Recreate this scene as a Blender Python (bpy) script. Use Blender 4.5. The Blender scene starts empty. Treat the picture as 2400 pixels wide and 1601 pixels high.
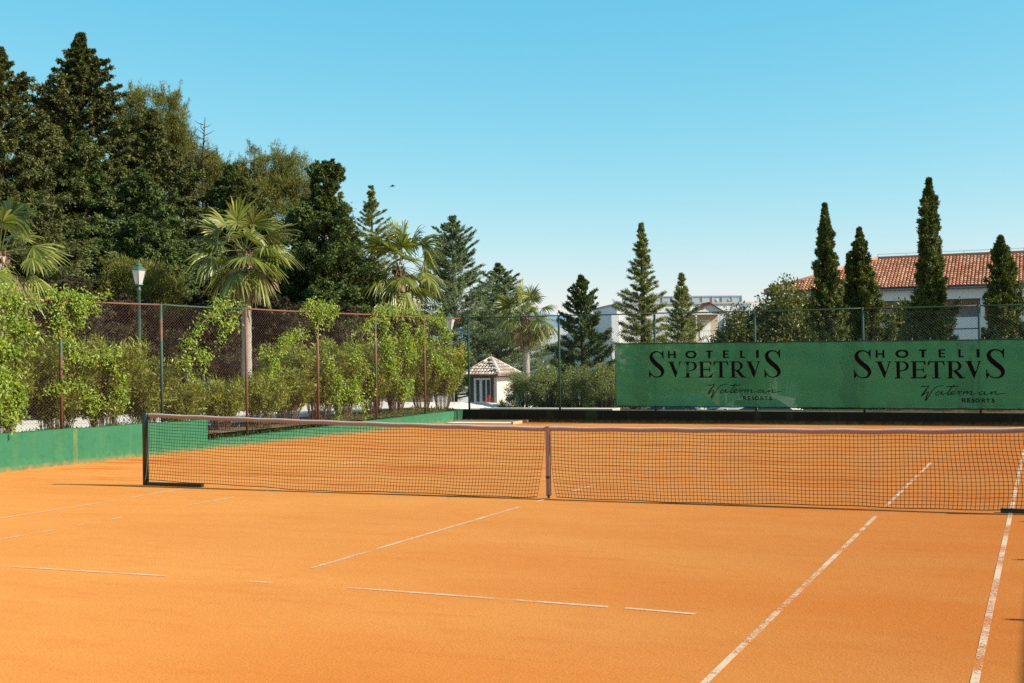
import bpy, bmesh, math, random
import numpy as np
from mathutils import Matrix, Vector
R = math.radians
random.seed(5)
rng = np.random.default_rng(7)
sc = bpy.context.scene
col = sc.collection

# ------------------------------------------------------------------ camera, sky, sun, exposure
cd = bpy.data.cameras.new('camera'); cam = bpy.data.objects.new('camera', cd); col.objects.link(cam)
cd.sensor_width = 36; cd.lens = 44.014; cd.clip_start = 0.1; cd.clip_end = 12000
r_ = Vector((0.91986715, 0.39193494, -0.015213)); u_ = Vector((0.01922229, -0.00630732, 0.99979534)); f_ = Vector((-0.39175878, 0.91997131, 0.01333578))
m = Matrix((r_, u_, -f_)).transposed().to_4x4(); m.translation = Vector((5.8723, -14.9238, 1.797)); cam.matrix_world = m
sc.camera = cam
SUN_EL, SUN_AZ = R(34.5), R(8.5)            # azimuth measured from +x towards +y
sdir = Vector((math.cos(SUN_EL)*math.cos(SUN_AZ), math.cos(SUN_EL)*math.sin(SUN_AZ), math.sin(SUN_EL)))
world = bpy.data.worlds.new('World'); sc.world = world; world.use_nodes = True
wt = world.node_tree; bg = wt.nodes['Background']
sky = wt.nodes.new('ShaderNodeTexSky'); sky.sky_type = 'NISHITA'; sky.sun_disc = False
sky.sun_elevation = SUN_EL; sky.sun_rotation = R(90) - SUN_AZ
sky.air_density = 1.0; sky.dust_density = 0.4; sky.ozone_density = 2.0; sky.altitude = 0
# film-like grade of the sky texture, channel by channel
sp_ = wt.nodes.new('ShaderNodeSeparateColor'); cm_ = wt.nodes.new('ShaderNodeCombineColor'); wt.links.new(sky.outputs[0], sp_.inputs[0])
for i_, (pw_, sc_) in enumerate(((1.50, 1.60), (0.57, 0.828), (0.34, 0.749))):
    a_ = wt.nodes.new('ShaderNodeMath'); a_.operation = 'MULTIPLY'; a_.inputs[1].default_value = 0.1; wt.links.new(sp_.outputs[i_], a_.inputs[0])
    b_ = wt.nodes.new('ShaderNodeMath'); b_.operation = 'POWER'; b_.inputs[1].default_value = pw_; wt.links.new(a_.outputs[0], b_.inputs[0])
    c_ = wt.nodes.new('ShaderNodeMath'); c_.operation = 'MULTIPLY'; c_.inputs[1].default_value = sc_*10; wt.links.new(b_.outputs[0], c_.inputs[0]); wt.links.new(c_.outputs[0], cm_.inputs[i_])
tc_ = wt.nodes.new('ShaderNodeTexCoord'); xz_ = wt.nodes.new('ShaderNodeSeparateXYZ'); wt.links.new(tc_.outputs['Generated'], xz_.inputs[0])
mr_ = wt.nodes.new('ShaderNodeMapRange'); mr_.inputs[1].default_value = 0.30; mr_.inputs[2].default_value = 0.75; mr_.inputs[4].default_value = 0.9; wt.links.new(xz_.outputs[2], mr_.inputs[0])
mz_ = wt.nodes.new('ShaderNodeMix'); mz_.data_type = 'RGBA'; mz_.inputs[7].default_value = (0.9, 1.75, 2.9, 1)      # deeper blue towards the zenith
wt.links.new(mr_.outputs[0], mz_.inputs[0]); wt.links.new(cm_.outputs[0], mz_.inputs[6]); wt.links.new(mz_.outputs[2], bg.inputs[0]); bg.inputs[1].default_value = 0.1
sd = bpy.data.lights.new('sun', 'SUN'); sun = bpy.data.objects.new('sun', sd); col.objects.link(sun)
sd.energy = 5.0; sd.angle = R(0.53); sd.color = (1.0, 0.93, 0.80)
sun.rotation_euler = (-sdir).to_track_quat('-Z', 'Y').to_euler(); sun.location = (40, 10, 40)
sc.view_settings.view_transform = 'Standard'; sc.view_settings.look = 'None'; sc.view_settings.exposure = 0.55; sc.view_settings.gamma = 1
sc.render.engine = 'CYCLES'; sc.cycles.use_denoising = False; sc.cycles.max_bounces = 6; sc.cycles.transparent_max_bounces = 16

# ------------------------------------------------------------------ helpers
def tag(o, label=None, cat=None, group=None, kind=None):
    if label: o['label'] = label
    if cat: o['category'] = cat
    if group: o['group'] = group
    if kind: o['kind'] = kind
    return o
def empty(name, loc=(0, 0, 0), rz=0):
    o = bpy.data.objects.new(name, None); col.objects.link(o); o.location = loc; o.rotation_euler = (0, 0, rz); o.empty_display_size = 0.2
    return o
def mesh_np(name, V, F, mat, parent=None, smooth=False):
    """V (n,3), F (m,k) constant polygon size"""
    V = np.asarray(V, np.float32); F = np.asarray(F, np.int32)
    me = bpy.data.meshes.new(name)
    me.vertices.add(len(V)); me.vertices.foreach_set('co', V.ravel())
    k = F.shape[1]; me.loops.add(F.size); me.loops.foreach_set('vertex_index', F.ravel())
    me.polygons.add(len(F)); me.polygons.foreach_set('loop_start', np.arange(0, F.size, k, dtype=np.int32))
    if smooth: me.polygons.foreach_set('use_smooth', np.ones(len(F), bool))
    me.update(calc_edges=True); me.validate(); me.materials.append(mat)
    o = bpy.data.objects.new(name, me); col.objects.link(o)
    if parent: o.parent = parent
    return o
def nrm(a): return a/np.maximum(np.linalg.norm(a, axis=-1, keepdims=True), 1e-9)
def leaves_geo(P, Dv, N, L, W, bend=0.0):
    """rhombic leaves: P base (n,3), Dv direction, N rough normal, L length (n), W width (n)"""
    Dv = nrm(Dv); S = nrm(np.cross(Dv, N)); Nn = nrm(np.cross(S, Dv))
    L = np.broadcast_to(L, len(P))[:, None]; W = np.broadcast_to(W, len(P))[:, None]
    a = P; t = P + Dv*L - Nn*L*bend; b = P + Dv*L*0.45 + S*W*0.5; c = P + Dv*L*0.45 - S*W*0.5
    V = np.stack([a, b, t, c], 1).reshape(-1, 3)
    return V, np.arange(len(V)).reshape(-1, 4)
class MB:
    def __init__(s): s.bm = bmesh.new()
    def box(s, x0, y0, z0, x1, y1, z1, bev=0, rz=0, c=None):
        g = bmesh.ops.create_cube(s.bm, size=1)['verts']
        bmesh.ops.scale(s.bm, vec=(x1-x0, y1-y0, z1-z0), verts=g)
        bmesh.ops.translate(s.bm, vec=((x0+x1)/2, (y0+y1)/2, (z0+z1)/2), verts=g)
        if bev: bmesh.ops.bevel(s.bm, geom=list({e for v in g for e in v.link_edges}), offset=bev, segments=2, affect='EDGES', profile=0.6)
        return s
    def tube(s, pts, rad, n=8, cap=True):
        pts = [Vector(p) for p in pts]; rs = rad if hasattr(rad, '__len__') else [rad]*len(pts)
        rings = []
        for i, p in enumerate(pts):
            d = (pts[min(i+1, len(pts)-1)]-pts[max(i-1, 0)]).normalized()
            a = Vector((0, 0, 1)) if abs(d.z) < 0.9 else Vector((1, 0, 0))
            e1 = d.cross(a).normalized(); e2 = d.cross(e1)
            rings.append([s.bm.verts.new(p + (e1*math.cos(2*math.pi*k/n)+e2*math.sin(2*math.pi*k/n))*rs[i]) for k in range(n)])
        for A, B in zip(rings, rings[1:]):
            for k in range(n):
                f = s.bm.faces.new((A[k], A[(k+1) % n], B[(k+1) % n], B[k])); f.smooth = True
        if cap: s.bm.faces.new(rings[0][::-1]); s.bm.faces.new(rings[-1])
        return s
    def poly(s, pts):
        vs = [s.bm.verts.new(p) for p in pts]
        return s.bm.faces.new(vs)
    def prism(s, prof, axis, a, b):
        """extrude a 2D profile along an axis; prof in the other two axes"""
        def P(p, t): return {'x': (t, p[0], p[1]), 'y': (p[0], t, p[1]), 'z': (p[0], p[1], t)}[axis]
        A = [s.bm.verts.new(P(p, a)) for p in prof]; B = [s.bm.verts.new(P(p, b)) for p in prof]
        n = len(prof)
        for k in range(n): s.bm.faces.new((A[k], A[(k+1) % n], B[(k+1) % n], B[k]))
        s.bm.faces.new(A[::-1]); s.bm.faces.new(B)
        return s
    def build(s, name, mat, parent=None, smooth=False):
        bmesh.ops.recalc_face_normals(s.bm, faces=s.bm.faces)
        me = bpy.data.meshes.new(name); s.bm.to_mesh(me); s.bm.free(); me.materials.append(mat)
        if smooth:
            for p in me.polygons: p.use_smooth = True
        o = bpy.data.objects.new(name, me); col.objects.link(o)
        if parent: o.parent = parent
        return o

# ------------------------------------------------------------------ materials
class NT:
    def __init__(s, name):
        s.m = bpy.data.materials.new(name); s.m.use_nodes = True; s.t = s.m.node_tree
        s.b = s.t.nodes['Principled BSDF']; s.out = s.t.nodes['Material Output']
    def n(s, typ, **kw):
        nd = s.t.nodes.new(typ)
        for k, v in kw.items(): setattr(nd, k, v)
        return nd
    def l(s, a, b): s.t.links.new(a, b)
    def coord(s, scale=(1, 1, 1), kind='Object', rot=(0, 0, 0)):
        c = s.n('ShaderNodeTexCoord'); mp = s.n('ShaderNodeMapping'); mp.inputs['Scale'].default_value = scale; mp.inputs['Rotation'].default_value = rot
        s.l(c.outputs[kind], mp.inputs[0]); return mp.outputs[0]
    def noise(s, vec, scale, detail=4, rough=0.55):
        t = s.n('ShaderNodeTexNoise'); t.inputs['Scale'].default_value = scale; t.inputs['Detail'].default_value = detail; t.inputs['Roughness'].default_value = rough
        if vec is not None: s.l(vec, t.inputs['Vector'])
        return t.outputs['Fac']
    def ramp(s, fac, stops):
        r = s.n('ShaderNodeValToRGB'); cr = r.color_ramp
        while len(cr.elements) < len(stops): cr.elements.new(0.5)
        for e, (p, c) in zip(cr.elements, stops): e.position = p; e.color = c if len(c) == 4 else (*c, 1)
        s.l(fac, r.inputs[0]); return r.outputs[0]
    def mix(s, fac, a, b, mode='MIX'):
        x = s.n('ShaderNodeMix', data_type='RGBA', blend_type=mode)
        for i, v in ((0, fac), (6, a), (7, b)):
            if isinstance(v, (int, float)): x.inputs[i].default_value = v
            elif isinstance(v, tuple): x.inputs[i].default_value = (*v, 1) if len(v) == 3 else v
            else: s.l(v, x.inputs[i])
        return x.outputs[2]
    def math(s, op, a, b=0.0):
        x = s.n('ShaderNodeMath', operation=op)
        for i, v in ((0, a), (1, b)):
            if isinstance(v, (int, float)): x.inputs[i].default_value = v
            else: s.l(v, x.inputs[i])
        return x.outputs[0]
    def bump(s, h, strength=0.3, dist=0.02):
        b = s.n('ShaderNodeBump'); b.inputs['Strength'].default_value = strength; b.inputs['Distance'].default_value = dist
        s.l(h, b.inputs['Height']); s.l(b.outputs[0], s.b.inputs['Normal'])
    def color(s, c):
        if isinstance(c, tuple): s.b.inputs['Base Color'].default_value = (*c, 1)
        else: s.l(c, s.b.inputs['Base Color'])
    def rough(s, v, metal=0, spec=0.5):
        s.b.inputs['Roughness'].default_value = v; s.b.inputs['Metallic'].default_value = metal; s.b.inputs['Specular IOR Level'].default_value = spec
def simple(name, c, rough=0.6, var=0.15, scale=6, metal=0, bump=0.0, spec=0.5):
    t = NT(name); n = t.noise(t.coord(), scale)
    t.color(t.mix(n, tuple(x*(1-var) for x in c), tuple(min(1, x*(1+var)) for x in c)))
    t.rough(rough, metal, spec)
    if bump: t.bump(t.noise(t.coord(), scale*5), bump)
    return t.m
def leafmat(name, dark, light, trans=0.25, rough=0.5, clump=1.2, tint=None, spec=0.35, per_leaf=0.5):
    """foliage: colour varies leaf by leaf and softly from shoot to shoot"""
    t = NT(name); g = t.n('ShaderNodeNewGeometry'); rnd = g.outputs['Random Per Island']
    n = t.noise(t.coord(), clump, 2)
    k = t.math('ADD', t.math('MULTIPLY', rnd, per_leaf), t.math('MULTIPLY', n, 1-per_leaf))
    stops = [(0.15, dark), (0.62, light)]
    if tint: stops.append((0.9, tint))
    c = t.ramp(k, stops); t.color(c); t.rough(rough, 0, spec)
    tr = t.n('ShaderNodeBsdfTranslucent'); t.l(t.mix(1.0, c, (1.0, 1.0, 0.45), 'MULTIPLY'), tr.inputs[0])
    mx = t.n('ShaderNodeMixShader'); mx.inputs[0].default_value = trans
    t.l(t.b.outputs[0], mx.inputs[1]); t.l(tr.outputs[0], mx.inputs[2]); t.l(mx.outputs[0], t.out.inputs[0])
    return t.m

# clay
t = NT('clay'); co = t.coord()
big = t.noise(t.coord((0.35, 1.0, 1)), 0.55, 5, 0.6); streak = t.noise(t.coord((0.28, 2.6, 1)), 1.3, 6, 0.65); fine = t.noise(co, 62, 4, 0.75); mid = t.noise(co, 9, 4, 0.6)
c = t.mix(t.ramp(big, [(0.3, (0, 0, 0)), (0.7, (1, 1, 1))]), (0.568, 0.218, 0.043), (0.638, 0.275, 0.062))
sx = t.n('ShaderNodeSeparateXYZ'); t.l(co, sx.inputs[0])
far = t.n('ShaderNodeMapRange'); far.inputs[1].default_value = -1.0; far.inputs[2].default_value = 1.2; far.inputs[3].default_value = 0.12; far.inputs[4].default_value = 1.0; t.l(sx.outputs[1], far.inputs[0])
st = t.math('MULTIPLY', t.ramp(streak, [(0.46, (0, 0, 0)), (0.60, (1, 1, 1))]), far.outputs[0])
patch = t.ramp(t.noise(t.coord((.5, 1.1, 1)), .9, 3, .6), [(0.45, (.12, .12, .12)), (0.62, (1, 1, 1))])
c = t.mix(t.math('MULTIPLY', t.math('MULTIPLY', st, patch), 0.85), c, (0.46, 0.085, 0.006))           # swept bands of damper, redder clay
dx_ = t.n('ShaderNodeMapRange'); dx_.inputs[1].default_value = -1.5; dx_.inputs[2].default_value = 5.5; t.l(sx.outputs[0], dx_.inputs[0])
falloff = t.math('MULTIPLY', dx_.outputs[0], t.ramp(t.noise(t.coord((.5, 1, 1)), .45, 5, .65), [(0.28, (.25, .25, .25)), (0.62, (1, 1, 1))]))
c = t.mix(t.math('MULTIPLY', falloff, 0.62), c, (0.60, 0.138, 0.006))          # vignette-like light falloff painted into the clay, redder towards the right
c = t.mix(t.math('MULTIPLY', t.ramp(t.noise(t.coord((.6, 1.8, 1), rot=(0, 0, .5)), 2.2, 6, .7), [(0.52, (0, 0, 0)), (0.70, (1, 1, 1))]), 0.30), c, (0.50, 0.125, 0.016))
c = t.mix(t.math('MULTIPLY', t.ramp(t.noise(t.coord((1, 1.6, 1)), 17, 3, .6), [(0.66, (0, 0, 0)), (0.73, (1, 1, 1))]), 0.30), c, (0.42, 0.10, 0.015))
c = t.mix(t.math('MULTIPLY', t.ramp(mid, [(0.55, (0, 0, 0)), (0.75, (1, 1, 1))]), 0.12), c, (0.55, 0.15, 0.03))
c = t.mix(t.ramp(fine, [(0.3, (0, 0, 0)), (0.7, (1, 1, 1))]), t.mix(1.0, c, (0.72, 0.66, 0.58), 'MULTIPLY'), t.mix(1.0, c, (1.15, 1.18, 1.3), 'MULTIPLY'))
t.color(c); t.rough(0.95, 0, 0.15); t.b.inputs['Diffuse Roughness'].default_value = 0.5
t.bump(t.math('ADD', t.noise(co, 60, 3, 0.7), t.math('MULTIPLY', t.noise(co, 8, 3), 1.5)), 0.35, 0.012)
M_CLAY = t.m
# worn white line
t = NT('worn_line_paint'); co = t.coord()
w1 = t.noise(co, 1.6, 4, .7); w2 = t.noise(co, 70, 3, 0.7)
k = t.math('ADD', t.math('MULTIPLY', w1, 0.62), t.math('MULTIPLY', w2, 0.42))
al = t.ramp(k, [(0.45, (0, 0, 0)), (0.56, (0.86, 0.86, 0.86))]); t.color(t.mix(w2, (0.58, 0.36, 0.20), (0.84, 0.72, 0.55))); t.rough(0.9, 0, 0.1)
tp = t.n('ShaderNodeBsdfTransparent'); mx = t.n('ShaderNodeMixShader'); t.l(al, mx.inputs[0]); t.l(tp.outputs[0], mx.inputs[1]); t.l(t.b.outputs[0], mx.inputs[2]); t.l(mx.outputs[0], t.out.inputs[0])
M_LINE = t.m
M_LINE2 = M_LINE.copy(); M_LINE2.name = 'faint_line_paint'
for nd_ in M_LINE2.node_tree.nodes:
    if nd_.type == 'VALTORGB': nd_.color_ramp.elements[0].position = 0.44; nd_.color_ramp.elements[1].position = 0.56; nd_.color_ramp.elements[1].color = (.85, .85, .85, 1)
# painted court wall
def wallmat(name, base, base2, grime):
    t = NT(name); co = t.coord(); s = t.n('ShaderNodeSeparateXYZ'); t.l(co, s.inputs[0])
    c = t.mix(t.noise(co, 2.2, 5, 0.6), base, base2)
    stain = t.noise(t.coord((1, 2.2, 0.16)), 1.5, 4, 0.6)                      # run-down stains
    c = t.mix(t.math('MULTIPLY', t.ramp(stain, [(0.54, (0, 0, 0)), (0.70, (1, 1, 1))]), 0.38), c, (0.12, 0.20, 0.075))
    low = t.n('ShaderNodeMapRange'); low.inputs[1].default_value = 0.24; low.inputs[2].default_value = 0.0; t.l(s.outputs[2], low.inputs[0])
    scuff = t.math('MULTIPLY', low.outputs[0], t.ramp(t.noise(co, 9, 5, 0.7), [(0.42, (0, 0, 0)), (0.62, (1, 1, 1))]))
    c = t.mix(t.math('MULTIPLY', scuff, 0.75), c, grime)
    c = t.mix(t.math('MULTIPLY', t.ramp(t.noise(t.coord((1, .6, 6)), 3.5, 6, 0.8), [(0.66, (0, 0, 0)), (0.72, (1, 1, 1))]), 0.45), c, (0.22, 0.36, 0.22))
    oc = t.n('ShaderNodeMath', operation='COMPARE'); t.l(s.outputs[1], oc.inputs[0]); oc.inputs[1].default_value = 2.80; oc.inputs[2].default_value = 0.05
    c = t.mix(t.math('MULTIPLY', oc.outputs[0], t.ramp(t.noise(co, 6, 4, .7), [(.3, (.2, .2, .2)), (.6, (.75, .75, .75))])), c, (0.19, 0.21, 0.06))
    c = t.mix(t.math('MULTIPLY', t.ramp(t.noise(co, 5.5, 6, .75), [(0.5, (0, 0, 0)), (0.68, (1, 1, 1))]), 0.35), c, tuple(v*.6 for v in base))
    dust = t.n('ShaderNodeMapRange'); dust.inputs[1].default_value = 0.10; dust.inputs[2].default_value = 0.0; t.l(s.outputs[2], dust.inputs[0])
    c = t.mix(t.math('MULTIPLY', dust.outputs[0], t.ramp(t.noise(co, 7, 5, .7), [(.35, (.1, .1, .1)), (.65, (.9, .9, .9))])), c, (0.45, 0.18, 0.06))
    t.color(c); t.rough(0.75, 0, 0.3); t.bump(t.noise(co, 14, 5, 0.7), 0.4, 0.02)
    return t.m
M_WALL = wallmat('painted_green_wall', (0.026, 0.145, 0.066), (0.042, 0.180, 0.084), (0.080, 0.26, 0.085))
M_WALLD = wallmat('shaded_green_wall', (0.008, 0.012, 0.005), (0.014, 0.018, 0.008), (0.06, 0.02, 0.008))  # green wall paint taken near black, shade of this face is in the colour
# fence pipe: green paint with rust
def rustpipe(name, thr, green=(0.035, 0.085, 0.055)):
    t = NT(name); oi = t.n('ShaderNodeObjectInfo'); cmb = t.n('ShaderNodeVectorMath', operation='ADD')
    t.l(t.coord((0.7, 0.7, 0.7)), cmb.inputs[0]); t.l(oi.outputs['Location'], cmb.inputs[1])
    n = t.noise(cmb.outputs[0], 1.9, 6, 0.72)
    rc = t.mix(t.noise(t.coord(), 12, 4), (0.10, 0.038, 0.02), (0.24, 0.11, 0.06))
    gc = t.mix(t.noise(t.coord(), 5, 4), tuple(x*0.8 for x in green), tuple(x*1.5 for x in green))
    t.color(t.mix(t.ramp(n, [(thr-0.02, (0, 0, 0)), (thr+0.02, (1, 1, 1))]), gc, rc)); t.rough(0.6, 0, 0.4); t.bump(n, 0.3, 0.01)
    return t.m
M_PIPE_RUST = rustpipe('rusty_green_pipe', 0.46); M_PIPE_GREEN = rustpipe('green_painted_pipe', 0.60, (0.028, 0.075, 0.048)); M_PIPE_RED = rustpipe('mostly_rusted_pipe', 0.36)
M_WIRE = simple('rusty_wire', (0.10, 0.05, 0.032), 0.6, 0.3, 3); M_WIRE2 = simple('green_wire', (0.018, 0.04, 0.03), 0.5, 0.3, 3)
M_CORD = simple('black_net_cord', (0.012, 0.009, 0.007), 0.85, 0.3, 30)
t = NT('net_band_canvas'); n = t.noise(t.coord((1, 1, 1)), 7, 5, 0.7); t.color(t.mix(n, (0.38, 0.21, 0.155), (0.48, 0.30, 0.23))); t.rough(0.95, 0, 0.1); t.bump(t.noise(t.coord(), 60, 3), 0.3, 0.003); M_BAND = t.m
M_CANVAS = simple('white_canvas', (0.72, 0.68, 0.62), 0.9, 0.12, 14, bump=0.2)
M_POST = simple('net_post_paint', (0.010, 0.030, 0.021), 0.32, 0.35, 9, spec=0.6)
M_STEELD = simple('dark_steel', (0.02, 0.03, 0.026), 0.45, 0.3, 9)
M_WHITE = simple('white_render_wall', (0.76, 0.75, 0.72), 0.9, 0.06, 0.8)
M_CREAM = simple('cream_wall', (0.55, 0.46, 0.33), 0.9, 0.08, 0.8)
M_GREYW = simple('grey_panel', (0.35, 0.37, 0.38), 0.7, 0.08, 1.2)
M_TILE = None
t = NT('clay_roof_tile'); g = t.n('ShaderNodeNewGeometry'); t.color(t.ramp(t.math('ADD', t.math('MULTIPLY', g.outputs['Random Per Island'], .6), t.math('MULTIPLY', t.noise(t.coord(), .5, 3), .4)), [(0.2, (0.34, 0.135, 0.07)), (0.5, (0.47, 0.215, 0.125)), (0.85, (0.60, 0.35, 0.22))])); t.rough(0.85, 0, 0.2); M_TILE = t.m
t = NT('old_pale_roof_tile'); g = t.n('ShaderNodeNewGeometry'); t.color(t.ramp(g.outputs['Random Per Island'], [(0.15, (0.45, 0.33, 0.25)), (0.4, (0.54, 0.46, 0.38)), (0.85, (0.62, 0.56, 0.48))])); t.rough(0.9, 0, 0.2); M_TILEP = t.m
t = NT('window_glass'); t.color((0.03, 0.05, 0.055)); t.rough(0.08, 0, 0.7); M_GLASS = t.m
t = NT('car_glass'); t.color((0.015, 0.025, 0.04)); t.rough(0.04, 0, 0.9); M_CARGL = t.m
t = NT('lamp_glass'); t.color((0.72, 0.70, 0.64)); t.rough(0.35, 0, 0.4); t.b.inputs['Transmission Weight'].default_value = 0.25; M_LAMPGL = t.m
M_LGREEN = simple('lamp_green_paint', (0.045, 0.11, 0.075), 0.5, 0.25, 8); M_LWHITE = simple('lamp_white_paint', (0.6, 0.64, 0.62), 0.5, 0.1, 8); M_LBLACK = simple('lamp_black_paint', (0.015, 0.016, 0.017), 0.5, 0.2, 8)
M_BARK = simple('dark_bark', (0.05, 0.035, 0.025), 0.9, 0.35, 7, bump=0.5); M_TWIG = simple('pale_twig', (0.20, 0.13, 0.08), 0.9, 0.35, 7)
t = NT('palm_bark'); n = t.noise(t.coord((1, 1, 9)), 3, 4); t.color(t.mix(n, (0.26, 0.215, 0.17), (0.50, 0.44, 0.37))); t.rough(0.95, 0, 0.1); t.bump(t.noise(t.coord((1, 1, 12)), 4, 4), 0.8, 0.03); M_PALMB = t.m
M_BOOT = simple('palm_boot', (0.17, 0.085, 0.045), 0.9, 0.45, 9, bump=0.5)
M_CONIF = leafmat('conifer_foliage', (0.014, 0.018, 0.003), (0.123, 0.143, 0.031), 0.15, 0.6, 1.6, (0.266, 0.238, 0.070), per_leaf=.38)
M_CONIF2 = leafmat('green_conifer_foliage', (0.013, 0.020, 0.004), (0.112, 0.161, 0.034), 0.15, 0.6, 1.6, per_leaf=.38)
M_BROWNC = leafmat('dull_conifer_foliage', (0.025, 0.020, 0.010), (0.075, 0.062, 0.028), 0.1, 0.7, 0.9)
M_PINE = leafmat('pine_needles', (0.045, 0.055, 0.008), (0.225, 0.232, 0.042), 0.25, 0.55, 0.8)
M_CEDAR = leafmat('cedar_needles', (0.035, 0.060, 0.022), (0.195, 0.260, 0.111), 0.15, 0.55, 1.2)
M_CEDARY = leafmat('yellow_green_cedar_needles', (0.05, 0.07, 0.012), (0.257, 0.284, 0.054), 0.2, 0.55, 0.8)
M_CYP = leafmat('cypress_foliage', (0.014, 0.018, 0.003), (0.145, 0.177, 0.029), 0.15, 0.6, 2.2, (0.348, 0.362, 0.087), per_leaf=.4)
M_BROAD = leafmat('broadleaf_foliage', (0.035, 0.045, 0.010), (0.175, 0.194, 0.040), 0.25, 0.4, 1.2, (0.375, 0.325, 0.088), 0.5)
M_OLIVE = leafmat('grey_green_foliage', (0.07, 0.095, 0.025), (0.30, 0.35, 0.12), 0.35, 0.45, 1.5, (0.42, 0.45, 0.22))
M_OLEA = leafmat('oleander_leaves', (0.07, 0.090, 0.012), (0.360, 0.400, 0.050), 0.35, 0.4, 1.3, (0.68, 0.64, 0.19))
M_VINE = leafmat('vine_leaves', (0.06, 0.11, 0.012), (0.270, 0.378, 0.030), 0.35, 0.4, 2.0, (0.540, 0.567, 0.081))
M_PALM = leafmat('palm_fronds', (0.030, 0.045, 0.006), (0.204, 0.240, 0.036), 0.3, 0.35, 1.0, (0.624, 0.552, 0.180), 0.6)
M_PALMD = leafmat('dry_palm_fronds', (0.14, 0.10, 0.04), (0.36, 0.27, 0.13), 0.25, 0.6, 1.5, (0.5, 0.42, 0.22))
M_AGAVE = leafmat('agave_blades', (0.10, 0.16, 0.11), (0.22, 0.29, 0.22), 0.1, 0.4, 1.5)
M_YUCCA = leafmat('yucca_blades', (0.09, 0.13, 0.04), (0.24, 0.27, 0.09), 0.2, 0.4, 1.5)
M_COVER = leafmat('low_ground_plants', (0.05, 0.09, 0.015), (0.17, 0.22, 0.04), 0.25, 0.5, 1.5, (0.26, 0.2, 0.08))

# ------------------------------------------------------------------ ground
def wx(y): return -10.35 + 0.049*(y-1.27)          # inner face of the wall beside the court
def ss(v): v = np.clip(v, 0, 1); return v*v*(3-2*v)
def tz(x, y):
    x = np.asarray(x, float); y = np.asarray(y, float)
    right = 0.3 - 1.42*ss((y-19.2)/7.0); left = 0.3 - 0.75*ss((y-22)/20)
    k = ss((x+14)/4.5); return left*(1-k)+right*k - 1.6*ss((y-30)/45) 
def tzf(x, y): return float(tz(x, y))
# one sheet: fine near the court, coarse out to the horizon, lowered under the court
xs = np.unique(np.concatenate([-np.geomspace(12, 6000, 26)[::-1], np.linspace(-30, 30, 61), np.geomspace(32, 6000, 16)]))
ys = np.unique(np.concatenate([-np.geomspace(22, 3000, 10)[::-1], np.linspace(-22, 80, 103), np.geomspace(84, 9000, 22)]))
X, Y = np.meshgrid(xs, ys); Z = tz(X, Y)
inside = (X > -11.4) & (X < 11.2) & (Y > -22.5) & (Y < 18.5)
Z = np.where(inside, -0.6, Z); Z = np.where(Y > 200, Z-2, Z)
nx = len(xs); idx = np.arange(X.size).reshape(X.shape)
F = np.stack([idx[:-1, :-1], idx[:-1, 1:], idx[1:, 1:], idx[1:, :-1]], -1).reshape(-1, 4)
t = NT('dry_soil_and_grass'); n = t.noise(t.coord(), 0.5, 6, 0.65); t.color(t.ramp(n, [(0.35, (0.05, 0.045, 0.02)), (0.5, (0.14, 0.11, 0.06)), (0.65, (0.08, 0.10, 0.03))])); t.rough(0.95, 0, 0.1); t.bump(t.noise(t.coord(), 12, 4), 0.5, 0.05)
tag(mesh_np('ground', np.stack([X, Y, Z], -1).reshape(-1, 3), F, t.m), 'dry soil sloping down beyond the tennis court', kind='structure')
o = MB(); o.poly([(-11.8, -22.8, 0), (10.4, -22.8, 0), (10.4, 18.2, 0), (-9.4, 18.2, 0)])
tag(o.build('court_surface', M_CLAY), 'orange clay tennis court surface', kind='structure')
# surrounding soil bank between wall and terrain (fills the lowered strip)
def strip(name, x0f, x1f, y0, y1, mat, dz, n=60, label=''):
    V = []; F = []
    yy = np.linspace(y0, y1, n)
    for y in yy:
        a, b = x0f(y), x1f(y)
        for kx in np.linspace(0, 1, 12):
            x = a+(b-a)*kx; V.append((x, y, tzf(x, y)+dz))
    for i in range(n-1):
        for j in range(11): q = i*12+j; F.append((q, q+1, q+13, q+12))
    return tag(mesh_np(name, V, F, mat), label, kind='structure')
t = NT('pale_paving'); n = t.noise(t.coord(), 1.2, 5, 0.6); t.color(t.mix(n, (0.62, 0.56, 0.49), (0.78, 0.74, 0.68))); t.rough(0.9, 0, 0.2); M_PAVE = t.m
t = NT('hedge_soil'); n = t.noise(t.coord(), 3, 5, 0.7); t.color(t.mix(n, (0.16, 0.10, 0.06), (0.34, 0.25, 0.17))); t.rough(0.95, 0, 0.1); t.bump(t.noise(t.coord(), 20, 4), 0.6, 0.03); M_SOIL = t.m
strip('planting_bed', lambda y: -12.3, lambda y: wx(y)-0.2, -22, 18.3, M_SOIL, 0.010, label='bed of dry soil along the court wall')
strip('path', lambda y: -21.5, lambda y: -12.3, -24, 58, M_PAVE, 0.022, 80, label='pale paved promenade behind the hedge')
t = NT('asphalt'); n = t.noise(t.coord(), 6, 5, 0.7); t.color(t.mix(n, (0.10, 0.10, 0.10), (0.20, 0.19, 0.18))); t.rough(0.9); M_ASPH = t.m
strip('car_park', lambda y: -8.5, lambda y: 26, 26.2, 41, M_ASPH, 0.03, label='asphalt car park beyond the court')
# kerb capping behind the far wall
o = MB(); o.box(-9.25, 18.12, 0.0, -5.2, 18.8, 0.35, 0.01); tag(o.build('verge', M_PAVE), 'white stone edging behind the end wall', kind='structure')
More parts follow.
